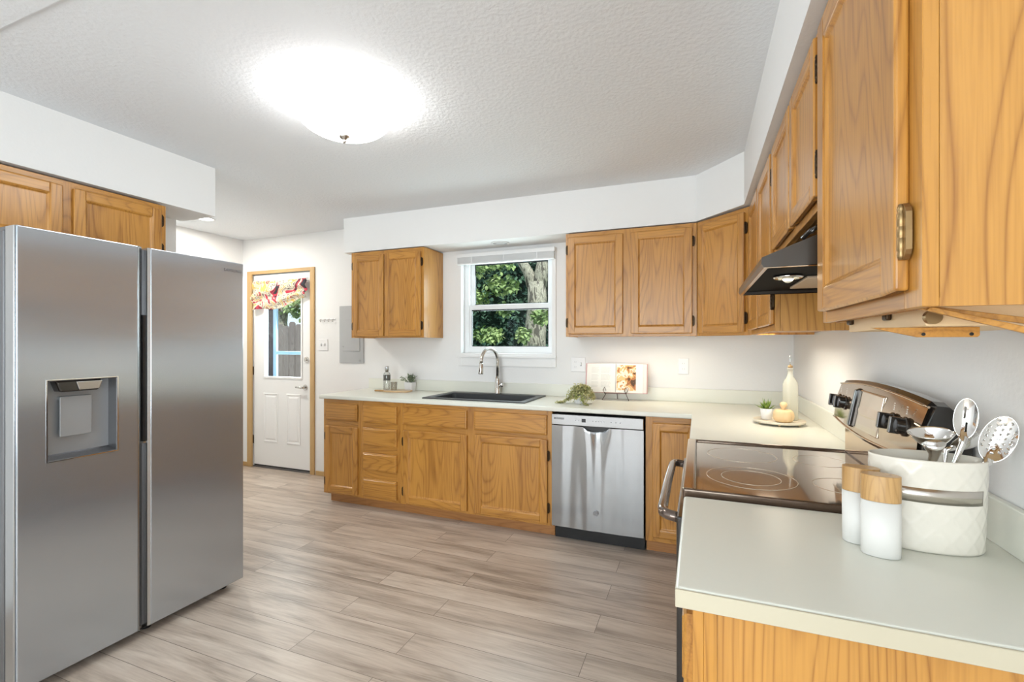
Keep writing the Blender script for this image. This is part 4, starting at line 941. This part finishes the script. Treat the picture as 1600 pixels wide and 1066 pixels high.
for k in range(30):
    a = random.uniform(0, 6.28); r_ = random.uniform(0.02, 0.092); h_2 = 0.155 - r_ * 0.55 + random.uniform(-0.02, 0.02)
    tip = Vector((r_ * math.cos(a), r_ * math.sin(a), h_2)); base = Vector((0.008 * math.cos(a), 0.008 * math.sin(a), 0.07))
    mid = (base + tip) / 2 + Vector((0, 0, 0.012)); st_.tube([base, mid, tip], 0.0012, 5)
    for q in range(9):
        t = 0.25 + 0.75 * q / 8; p = base.lerp(mid, t * 2) if t < 0.5 else mid.lerp(tip, t * 2 - 1)
        leaf(lf, p, rv() + Vector((0, 0, 0.4)), (0, 0, 1), random.uniform(0.012, 0.019), random.uniform(0.009, 0.013))
lf.build('foliage', GREENB, pp, fix=False); st_.build('stems', GREENB, pp)
MB().box(-0.035, 0.035, -0.035, 0.035, 0.064, 0.070).build('soil', flat('soil', (0.04, 0.025, 0.015), 0.9), pp)

# ------------------------------------------------------------------ trailing plant
tp_ = thing('trailing_plant', 'bushy yellow-green trailing plant spilling from a small pot right of the sink', 'potted plant', (-0.800, 3.330, 0.9145))
MB().lathe([(0.032, 0), (0.036, 0.002), (0.042, 0.062), (0.038, 0.062), (0.034, 0.05)], (0, 0, 0), 28).build('pot', POTW, tp_)
lf = MB()
def strand(pts, n, L=0.012):
    for i in range(n):
        t = i / (n - 1) * (len(pts) - 1); k = min(int(t), len(pts) - 2); p = Vector(pts[k]).lerp(Vector(pts[k + 1]), t - k)
        for q in range(2): 
            d = rv(); d.z = d.z * 0.6 + 0.1
            leaf(lf, p + rv() * 0.002, d, (0, 0, 1), random.uniform(L * 0.8, L * 1.3), L * 0.75)
for k in range(50):
    a = random.uniform(0, 6.28); r_ = random.uniform(0.025, 0.094); top_ = random.uniform(0.105, 0.170) - r_ * 0.35
    c_, s_ = math.cos(a), math.sin(a); end = random.uniform(0.004, 0.075)
    strand([(0.01 * c_, 0.01 * s_, 0.06), (r_ * 0.55 * c_, r_ * 0.55 * s_, top_), (r_ * c_, r_ * s_, top_ * 0.75), (r_ * 1.12 * c_, r_ * 1.12 * s_, end)], 14)
for k in range(1500):
    d = rv(); d.z = abs(d.z) * 1.25 - 0.35; p = Vector((0.022 + d.x * 0.082, d.y * 0.066, 0.062 + d.z * 0.072)) * random.uniform(0.92, 1.05)
    if p.z > 0.008: leaf(lf, p, d + rv() * 0.8, (0, 0, 1), random.uniform(0.011, 0.017), 0.010)
for k in range(16):
    w1, w2 = random.uniform(-0.02, 0.015), random.uniform(-0.02, 0.02)
    strand([(-0.045, w1, 0.055), (-0.080, w1 - 0.01, 0.022 + abs(w2)), (-0.115, w2 - 0.02, 0.008), (-0.115 - random.uniform(0, 0.060), w2 - 0.035, 0.006)], 14)
for k in range(7):
    strand([(0.03, -0.05, 0.04), (0.05, -0.075, 0.012), (0.07 + 0.02 * random.random(), -0.10 - 0.02 * random.random(), 0.006)], 9)
lf.build('foliage', GREENC, tp_, fix=False)

# ------------------------------------------------------------------ cookbook on wire easel
ez = thing('wire_easel', 'dark wire easel with diamond finials holding the open cookbook', 'easel', (-0.585, 3.615, 0.9145))
wr = MB(); T = 0.0024
for s_ in (-1, 1):
    wr.tube([(s_ * 0.100, -0.030, 0.0022), (s_ * 0.072, 0.0, 0.055), (s_ * 0.060, 0.022, 0.110)], T, 8)
    wr.tube([(s_ * 0.078, -0.004, 0.052), (s_ * 0.080, -0.034, 0.052), (s_ * 0.080, -0.036, 0.060)], T, 8)
wr.tube([(0, 0.075, 0.0022), (0, 0.040, 0.06), (0, 0.026, 0.115)], T, 8)
wr.tube([(-0.080, -0.002, 0.052), (0.080, -0.002, 0.052)], T, 8); wr.tube([(-0.060, 0.022, 0.110), (0.060, 0.022, 0.110)], T, 8)
wr.build('frame', WIREM, ez)
for s_ in (-1, 1):
    x = s_ * 0.080; MB().tube([(x, -0.036, 0.056), (x + 0.012, -0.037, 0.078), (x, -0.038, 0.100), (x - 0.012, -0.037, 0.078), (x, -0.036, 0.056)], T, 8).build('diamond_finial', WIREM, ez)
bkx = thing('cookbook', 'open cookbook showing a food photograph, propped on the wire easel', 'book', (-0.585, 3.595, 0.9725)); bkx.rotation_euler = (R(-12), 0, R(3))
def pg(x, k): return -0.012 + 0.010 * (abs(x) / 0.2) ** 1.5 - 0.010 * math.exp(-((abs(x) - 0.05) / 0.05) ** 2) * k
MB().box(-0.232, -0.005, 0.006, 0.009, -0.001, 0.226).box(0.005, 0.232, 0.006, 0.009, -0.001, 0.226).box(-0.006, 0.006, 0.009, 0.013, -0.001, 0.226).build('cover', COVERM, bkx, bevel=0.001)
def block(xa, xb, k, z0=0.002, z1=0.222, back=0.0055):
    n = 16; top_ = [(xa + (xb - xa) * i / n, pg(xa + (xb - xa) * i / n, k)) for i in range(n + 1)]
    return MB().prism(top_ + [(xb, back), (xa, back)], 'z', z0, z1, 0)
block(-0.222, -0.0015, 1).build('left_pages', PAPER, bkx); block(0.0015, 0.200, 1).build('right_pages', PAPER, bkx)
MB().box(0.2005, 0.226, -0.001, 0.0055, 0.004, 0.222).build('page_edges', flat('pinkish_page_edges', (0.80, 0.70, 0.68), 0.7), bkx)
tl = MB()
for col_ in ((-0.185, -0.125), (-0.110, -0.030)):
    for r_ in range(17):
        if r_ in (5, 11): continue
        z = 0.192 - r_ * 0.0095; e_ = random.uniform(0.75, 1.0); xa, xb = col_[0], col_[0] + (col_[1] - col_[0]) * e_
        n = 6
        for i in range(n):
            p, q = xa + (xb - xa) * i / n, xa + (xb - xa) * (i + 0.85) / n
            tl.add([(p, pg(p, 1) - 0.0005, z), (q, pg(q, 1) - 0.0005, z), (q, pg(q, 1) - 0.0005, z + 0.0022), (p, pg(p, 1) - 0.0005, z + 0.0022)], [(0, 1, 2, 3)])
tl.build('print_lines', PAPERT, bkx, fix=False)
n = 14; ph = MB(); vs = []
for i in range(n + 1):
    x = 0.008 + 0.140 * i / n; y = pg(x, 1) - 0.0006; vs += [(x, y, 0.018), (x, y, 0.212)]
ph.add(vs, [(2 * i, 2 * i + 2, 2 * i + 3, 2 * i + 1) for i in range(n)], 0, True)
ph.build('food_photo', FOOD, bkx, fix=False)

# ------------------------------------------------------------------ tray group near the corner
ty = thing('serving_tray', 'small round pale tray with bead feet in the counter corner by the oil bottle', 'tray', (0.402, 2.880, 0.9145))
MB().lathe([(0.115, 0.010), (0.122, 0.010), (0.126, 0.022), (0.122, 0.023), (0.117, 0.016), (0.004, 0.016)], (0, 0, 0), 48).build('tray_dish', flat('tray_paint', (0.74, 0.68, 0.56), 0.45), ty)
for k in range(6):
    a = k * math.pi / 3 + 0.4; MB().sphere((0.105 * math.cos(a), 0.105 * math.sin(a), 0.0062), 0.0062, 12).build('bead_foot', MAPLE, ty)
sp = thing('potted_succulent', 'spiky green succulent in a white pot on the round tray', 'potted plant', (0.345, 2.905, 0.9312))
MB().lathe([(0.020, 0), (0.024, 0.002), (0.032, 0.060), (0.029, 0.060), (0.027, 0.050)], (0, 0, 0), 28).build('pot', POTW, sp)
lf = MB()
for k in range(38):
    a = random.uniform(0, 6.28); el = random.uniform(0.25, 1.25); d = Vector((math.cos(a) * math.cos(el), math.sin(a) * math.cos(el), math.sin(el)))
    L = random.uniform(0.045, 0.068); b = Vector((0.006 * math.cos(a), 0.006 * math.sin(a), 0.052))
    s_ = d.cross(Vector((0, 0, 1))).normalized(); n_ = s_.cross(d); w = 0.0042
    def rg3(t, k_): c = b + d * L * t + n_ * L * 0.10 * t * t; return [tuple(c + s_ * w * k_), tuple(c + n_ * w * 0.45 * k_), tuple(c - s_ * w * k_), tuple(c - n_ * w * 0.45 * k_)]
    lf.rings([rg3(0, 0.7), rg3(0.3, 1.0), rg3(0.65, 0.7), rg3(1.0, 0.06)], 0, True)
lf.build('leaves', GREENA, sp)
pk = thing('wooden_pumpkin', 'small carved pale wood pumpkin on the round tray', 'ornament', (0.415, 2.825, 0.9312))
rs = []
for j in range(13):
    t = j / 12 * math.pi; rad = 0.0505 * math.sin(t) ** 0.42; z = 0.036 - 0.036 * math.cos(t)
    rs.append([((max(rad, 0.004)) * (1 - 0.07 * (0.5 + 0.5 * math.cos(8 * 2 * math.pi * i / 64)) ** 3) * math.cos(2 * math.pi * i / 64), (max(rad, 0.004)) * (1 - 0.07 * (0.5 + 0.5 * math.cos(8 * 2 * math.pi * i / 64)) ** 3) * math.sin(2 * math.pi * i / 64), z - (0.006 * (1 - rad / 0.05) if j > 6 else 0)) for i in range(64)])
MB().rings(rs, 0, True).build('pumpkin_body', MAPLE, pk)
MB().lathe([(0.010, 0.062), (0.009, 0.072), (0.015, 0.082), (0.019, 0.094), (0.014, 0.104), (0.004, 0.108)], (0, 0, 0), 20).build('stem', MAPLE, pk)
ob = thing('oil_bottle', 'tall ribbed clear glass oil bottle with metal pourer behind the wooden pumpkin', 'bottle', (0.462, 2.925, 0.9312), R(20))
def sq(r, z, p=0.38, n=40):
    out = []
    for i in range(n):
        a = 2 * math.pi * i / n; c_, s_ = math.cos(a), math.sin(a)
        out.append((r * math.copysign(abs(c_) ** p, c_), r * math.copysign(abs(s_) ** p, s_), z))
    return out
FROST = flat('bottle_embossed_glass', (0.86, 0.85, 0.78), 0.12, bump=(260, 0.6, 0.001))
_n = FROST.node_tree.nodes; _l = FROST.node_tree.links; _t = _n.new('ShaderNodeBsdfTransparent'); _m = _n.new('ShaderNodeMixShader'); _m.inputs[0].default_value = 0.33
_t.inputs[0].default_value = (0.97, 0.97, 0.94, 1); _l.new(_t.outputs[0], _m.inputs[1]); _l.new(_n['Principled BSDF'].outputs[0], _m.inputs[2]); _l.new(_m.outputs[0], _n['Material Output'].inputs[0])
MB().rings([sq(0.027, 0), sq(0.031, 0.004), sq(0.031, 0.190), sq(0.028, 0.208, 0.5), sq(0.018, 0.232, 0.8), sq(0.0135, 0.245, 1), sq(0.0135, 0.272, 1), sq(0.016, 0.274, 1), sq(0.016, 0.282, 1), sq(0.010, 0.283, 1), sq(0.010, 0.25, 1), sq(0.025, 0.205, 0.5), sq(0.0285, 0.19), sq(0.0285, 0.008)], 0, True).build('bottle_glass', FROST, ob)
MB().lathe([(0.0095, 0.262), (0.0098, 0.284), (0.012, 0.285), (0.012, 0.294), (0.006, 0.297)], (0, 0, 0), 20).build('cork', CORK, ob)
MB().tube([(0, 0, 0.295), (0, 0, 0.315), (-0.003, 0, 0.335), (-0.002, -0.002, 0.350)], [0.0035, 0.0032, 0.0026, 0.0022], 10).build('pour_spout', STEEL, ob)

# ------------------------------------------------------------------ utensil crock and shakers
CX, CY = 0.452, 1.262
ck = thing('utensil_crock', 'white oval ceramic crock with metal band full of serving spoons', 'utensil crock', (CX, CY, 0.9145))
def el(a, b, z, n=96, emb=0.0, zi=0):
    return [(a * math.cos(2 * math.pi * i / n) , b * math.sin(2 * math.pi * i / n), z) for i in range(n)]
def emboss(th, z):
    u = th / (2 * math.pi) * 14; v = z / 0.052
    d = min(abs(((u + v) % 1) - 0.5), abs(((u - v) % 1) - 0.5))
    return 0.0013 * max(0, 1 - d / 0.14)
rs = []; n = 160
zz = [i / 44 * 0.190 for i in range(45)]
for z in zz:
    t = z / 0.19; a = 0.0955 + 0.0055 * t; b = 0.052 + 0.008 * t
    if z < 0.004: a -= 0.003; b -= 0.003
    ring = []
    for i in range(n):
        th = 2 * math.pi * i / n; e_ = emboss(th, z) if 0.006 < z < 0.18 else 0
        ring.append(((a + e_) * math.cos(th), (b + e_) * math.sin(th), z))
    rs.append(ring)
for (da, z) in ((0.002, 0.1915), (0.005, 0.190), (0.006, 0.17), (0.012, 0.010)):
    t = min(1, z / 0.19); rs.append([((0.0955 + 0.0055 * t - da) * math.cos(2 * math.pi * i / n), (0.052 + 0.008 * t - da) * math.sin(2 * math.pi * i / n), z) for i in range(n)])
MB().rings(rs, 0, True).build('crock_body', CERAM, ck)
band = MB(); vs = []; fs = []; nb = 60
for i in range(nb + 1):
    th = R(188) + (R(322) - R(188)) * i / nb
    for z in (0.104, 0.134):
        t = z / 0.19; vs.append(((0.0955 + 0.0055 * t + 0.0016) * math.cos(th), (0.052 + 0.008 * t + 0.0016) * math.sin(th), z))
fs = [(2 * i, 2 * i + 2, 2 * i + 3, 2 * i + 1) for i in range(nb)]
b_ = band.add(vs, fs, 0, True).build('metal_band', flat('band_metal', (0.62, 0.58, 0.53), 0.25, metal=1), ck, fix=False)
sm = b_.modifiers.new('thick', 'SOLIDIFY'); sm.thickness = 0.0008
WHITEC = flat('matte_white_ceramic', (0.72, 0.71, 0.68), 0.4)
def shaker(label, x, y, rz, h=0.164):
    t = thing('spice_shaker', label, 'shaker', (x, y, 0.9145), rz, 'white shakers with wooden lids')
    def lens(a, b, z, n=40):
        return [(a * math.copysign(abs(math.cos(2 * math.pi * i / n)) ** 0.9, math.cos(2 * math.pi * i / n)), b * math.sin(2 * math.pi * i / n), z) for i in range(n)]
    MB().rings([lens(0.031, 0.0195, 0), lens(0.033, 0.0215, 0.002), lens(0.0335, 0.0215, h * 0.68)], 0, True).build('shaker_body', WHITEC, t)
    MB().rings([lens(0.0335, 0.0215, h * 0.68 + 0.0006), lens(0.0335, 0.0215, h - 0.001), lens(0.0325, 0.0205, h)], 0, False).build('lid', ACACIA, t)
    return t
shaker('white shaker with wooden lid standing in front, nearest the camera', 0.345, 1.168, R(-12))
shaker('white shaker with wooden lid standing behind the front one, beside the crock', 0.3265, 1.226, R(-12))

def frame_axes(n_, up):
    n_ = Vector(n_).normalized(); u = Vector(up); u = (u - n_ * u.dot(n_)).normalized(); return n_, u, n_.cross(u)
def utensil(name, label, center, long_, normal, a, b, depth, bottom, holes=(), slots=(), hr=0.0035, stem=False):
    t = thing(name, label, 'serving utensil', center, 0, 'serving utensils standing in the crock')
    n_, u, w = frame_axes(normal, long_)
    NR, NT = 26, 96; vs = []; fs = []
    vs.append(tuple(-n_ * depth))
    pos = []
    for j in range(1, NR + 1):
        r_ = j / NR
        for i in range(NT):
            th = 2 * math.pi * i / NT; lx, ly = a * r_ * math.cos(th), b * r_ * math.sin(th)
            vs.append(tuple(u * lx + w * ly - n_ * depth * (1 - r_ * r_))); 
    def lc(j, i): r_ = (j + 0.5) / NR; th = 2 * math.pi * (i + 0.5) / NT; return a * r_ * math.cos(th), b * r_ * math.sin(th)
    def cut(x, y):
        for hx, hy in holes:
            if (x - hx) ** 2 + (y - hy) ** 2 < hr * hr: return True
        for sx, sy, sl, sw in slots:
            if abs(x - sx) < sl and abs(y - sy) < sw: return True
        return False
    for i in range(NT): fs.append((0, 1 + i, 1 + (i + 1) % NT))
    for j in range(1, NR):
        for i in range(NT):
            if cut(*lc(j, i)): continue
            p, q = 1 + (j - 1) * NT, 1 + j * NT
            fs.append((p + i, q + i, q + (i + 1) % NT, p + (i + 1) % NT))
    o = MB().add(vs, fs, 0, True).build('bowl', CHROME, t, fix=False)
    m = o.modifiers.new('thick', 'SOLIDIFY'); m.thickness = 0.0008; m.offset = 0
    s0 = -u * a * 0.99; bt = Vector(bottom) - Vector(center)
    if stem:
        s0 = -u * a * 0.45 - n_ * depth * 0.72
        MB().tube([s0 + n_ * 0.006, s0 - n_ * 0.004, s0 - n_ * 0.020, s0.lerp(bt, 0.25), s0.lerp(bt, 0.6), bt], [0.020, 0.016, 0.009, 0.006, 0.005, 0.006], 16).build('handle', CHROME, t)
        return t
    m1 = s0 + (bt - s0) * 0.18 + (-u) * 0.012
    MB().tube([s0 + u * 0.006 - n_ * 0.001, s0 + (-u) * 0.010, m1, s0.lerp(bt, 0.5), bt], [0.009, 0.0065, 0.0045, 0.005, 0.006], 14, flat=0.8).build('handle', CHROME, t)
    return t
# ladle: deep bowl tilted over the crock's left half
utensil('ladle', 'chrome ladle with deep bowl, leftmost of the utensils in the crock', (0.452, 1.238, 1.160), (0.10, 0.90, 0.10), (-0.12, -0.22, 0.96), 0.032, 0.039, 0.034, (0.442, 1.266, 0.945), stem=True)
utensil('slotted_spoon', 'upright chrome slotted spoon, tallest of the utensils in the crock', (0.528, 1.285, 1.186), (0.10, 0.02, 0.99), (-0.40, -0.92, 0.12), 0.044, 0.0195, 0.009, (0.445, 1.258, 0.945), slots=((0.012, 0.002, 0.012, 0.0016), (-0.018, -0.002, 0.010, 0.0016)))
hs = [(x * 0.0105 + (0.005 if y % 2 else 0), y * 0.0095) for x in range(-3, 4) for y in range(-2, 3) if (x * 0.0105 / 0.042) ** 2 + (y * 0.0095 / 0.03) ** 2 < 0.85]
utensil('skimmer', 'perforated round chrome skimmer, rightmost of the utensils in the crock', (0.5665, 1.2535, 1.151), (0.38, 0.12, 0.90), (-0.42, -0.90, 0.20), 0.050, 0.0265, 0.010, (0.470, 1.258, 0.945), holes=hs, hr=0.0017)
utensil('serving_spoon', 'chrome serving spoon low behind the skimmer in the crock', (0.541, 1.300, 1.137), (0.55, 0.10, 0.60), (-0.2, 0.85, 0.60), 0.036, 0.025, 0.010, (0.487, 1.262, 0.945))

# ------------------------------------------------------------------ outdoors
struct('ground', MB().box(-25, 20, 3.9, 30, -0.35, -0.25), GRASS, 'lawn outside')
fn = thing('wooden_fence', 'weathered wooden board fence outside the entry door', 'fence', (-6.6, 6.6, -0.25))
mb = MB()
for i in range(40):
    x = -3.6 + i * 0.148; h_3 = 1.97 + random.uniform(-0.05, 0.05)
    mb.prism([(x, 0), (x + 0.138, 0), (x + 0.138, h_3 - 0.035), (x + 0.105, h_3), (x + 0.033, h_3), (x, h_3 - 0.035)], 'y', random.uniform(-0.006, 0.0), 0.018)
mb.build('board_panel', FENCEM, fn)
MB().box(-3.6, 2.3, 0.0182, 0.055, 0.30, 0.39).box(-3.6, 2.3, 0.0182, 0.055, 1.35, 1.44).build('fence_rail', FENCEM, fn)
def foliage(parent, name, mat, blobs, n, L, seed):
    random.seed(seed); mb = MB()
    for k in range(n):
        c, r_, sc = random.choice(blobs)
        d = rv(); p = Vector(c) + Vector((d.x * r_ * sc[0], d.y * r_ * sc[1], d.z * r_ * sc[2])) * random.uniform(0.55, 1.0)
        leaf(mb, p, rv() + Vector((0, -0.4, -0.2)), (0, 0, 1), L * random.uniform(0.7, 1.3), L * 0.8)
    return mb.build(name, mat, parent, fix=False)
tr = thing('tree', 'tree with pale forked trunk and bright leaves outside the sink window', 'tree', (-2.75, 8.0, -0.25))
mb = MB()
mb.tube([(0, 0, 0), (0.02, 0, 0.8), (0.0, 0, 1.6), (0.06, 0, 2.3), (0.05, 0, 2.7)], [0.30, 0.24, 0.205, 0.175, 0.16], 20)
mb.tube([(0.03, 0, 2.5), (-0.12, 0.0, 2.9), (-0.35, -0.1, 3.3), (-0.6, -0.1, 3.7)], [0.13, 0.095, 0.08, 0.06], 14)
mb.tube([(0.05, 0, 2.5), (0.14, 0.05, 2.9), (0.24, 0.1, 3.4), (0.3, 0.1, 4.2)], [0.15, 0.135, 0.125, 0.10], 14)
mb.build('trunk', BARK, tr)
foliage(tr, 'foliage', LEAFL, [((-0.75, -1.0, 2.35), 0.30, (1.3, 0.8, 0.55)), ((-0.2, -1.0, 2.55), 0.26, (1.2, 0.8, 0.6)), ((-0.45, -1.0, 1.75), 0.22, (1.2, 0.8, 0.6)), ((-0.35, -1.1, 2.9), 0.3, (1.5, 1, 0.4)),
    ((-1.25, -0.8, 1.95), 0.22, (1.2, 0.8, 0.5)), ((0.35, -0.7, 2.05), 0.16, (1, 0.7, 0.9)), ((-0.5, 0, 4.0), 0.9, (1.6, 1, 0.5)), ((-0.95, -0.8, 2.85), 0.3, (1.3, 1, 0.6)), ((0.02, -0.6, 1.75), 0.13, (1, 0.7, 1)), ((-0.95, -1.0, 2.1), 0.16, (1.2, 1, 0.6)), ((-0.7, -1.0, 1.35), 0.2, (1.2, 1, 0.5)), ((-0.15, -1.0, 2.15), 0.14, (1, 1, 0.6))], 2600, 0.075, 3)
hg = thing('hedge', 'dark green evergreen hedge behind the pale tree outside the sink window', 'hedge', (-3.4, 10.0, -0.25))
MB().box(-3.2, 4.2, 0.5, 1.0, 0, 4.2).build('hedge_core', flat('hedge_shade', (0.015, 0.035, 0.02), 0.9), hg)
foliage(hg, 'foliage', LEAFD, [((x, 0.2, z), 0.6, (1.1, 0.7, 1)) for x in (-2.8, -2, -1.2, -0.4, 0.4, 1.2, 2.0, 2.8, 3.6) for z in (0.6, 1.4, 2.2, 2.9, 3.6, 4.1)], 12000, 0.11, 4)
t2 = thing('tree', 'leafy tree beyond the wooden fence outside the entry door', 'tree', (-10.6, 9.6, -0.25))
MB().tube([(0, 0, 0), (0, 0, 2.2), (0.2, 0, 3.4)], [0.2, 0.15, 0.10], 14).build('trunk', BARK, t2)
foliage(t2, 'foliage', LEAFL, [((0, 0, 2.9), 0.7, (1.3, 1, 0.6)), ((1.0, 0, 2.6), 0.6, (1.2, 1, 0.6)), ((-0.9, 0, 2.7), 0.7, (1.2, 1, 0.7)), ((0.6, 0, 3.7), 0.8, (1.2, 1, 0.5))], 2600, 0.13, 5)
# exterior glazing of the unseen rear windows
struct('window_2', MB().box(-2.95, 0.55, YR - 0.09, YR - 0.08, 0.35, 2.35), GLASS)
struct('window_3', MB().box(XQ + 0.06, XQ + 0.07, -2.75, -1.05, 0.75, 2.25), GLASS)
struct('trim_6', MB().box(-2.95, 0.55, YR - 0.07, YR, 2.26, 2.35).box(-2.95, 0.55, YR - 0.07, YR, 0.35, 0.44).box(-1.87, -1.75, YR - 0.07, YR, 0.44, 2.26).box(-0.65, -0.53, YR - 0.07, YR, 0.44, 2.26).box(-2.95, -2.86, YR - 0.07, YR, 0.44, 2.26).box(0.46, 0.55, YR - 0.07, YR, 0.44, 2.26), WHITE, 'white frame of the unseen rear window, added to break up reflections')  # unseen mullions, added to streak the reflections in the dishwasher
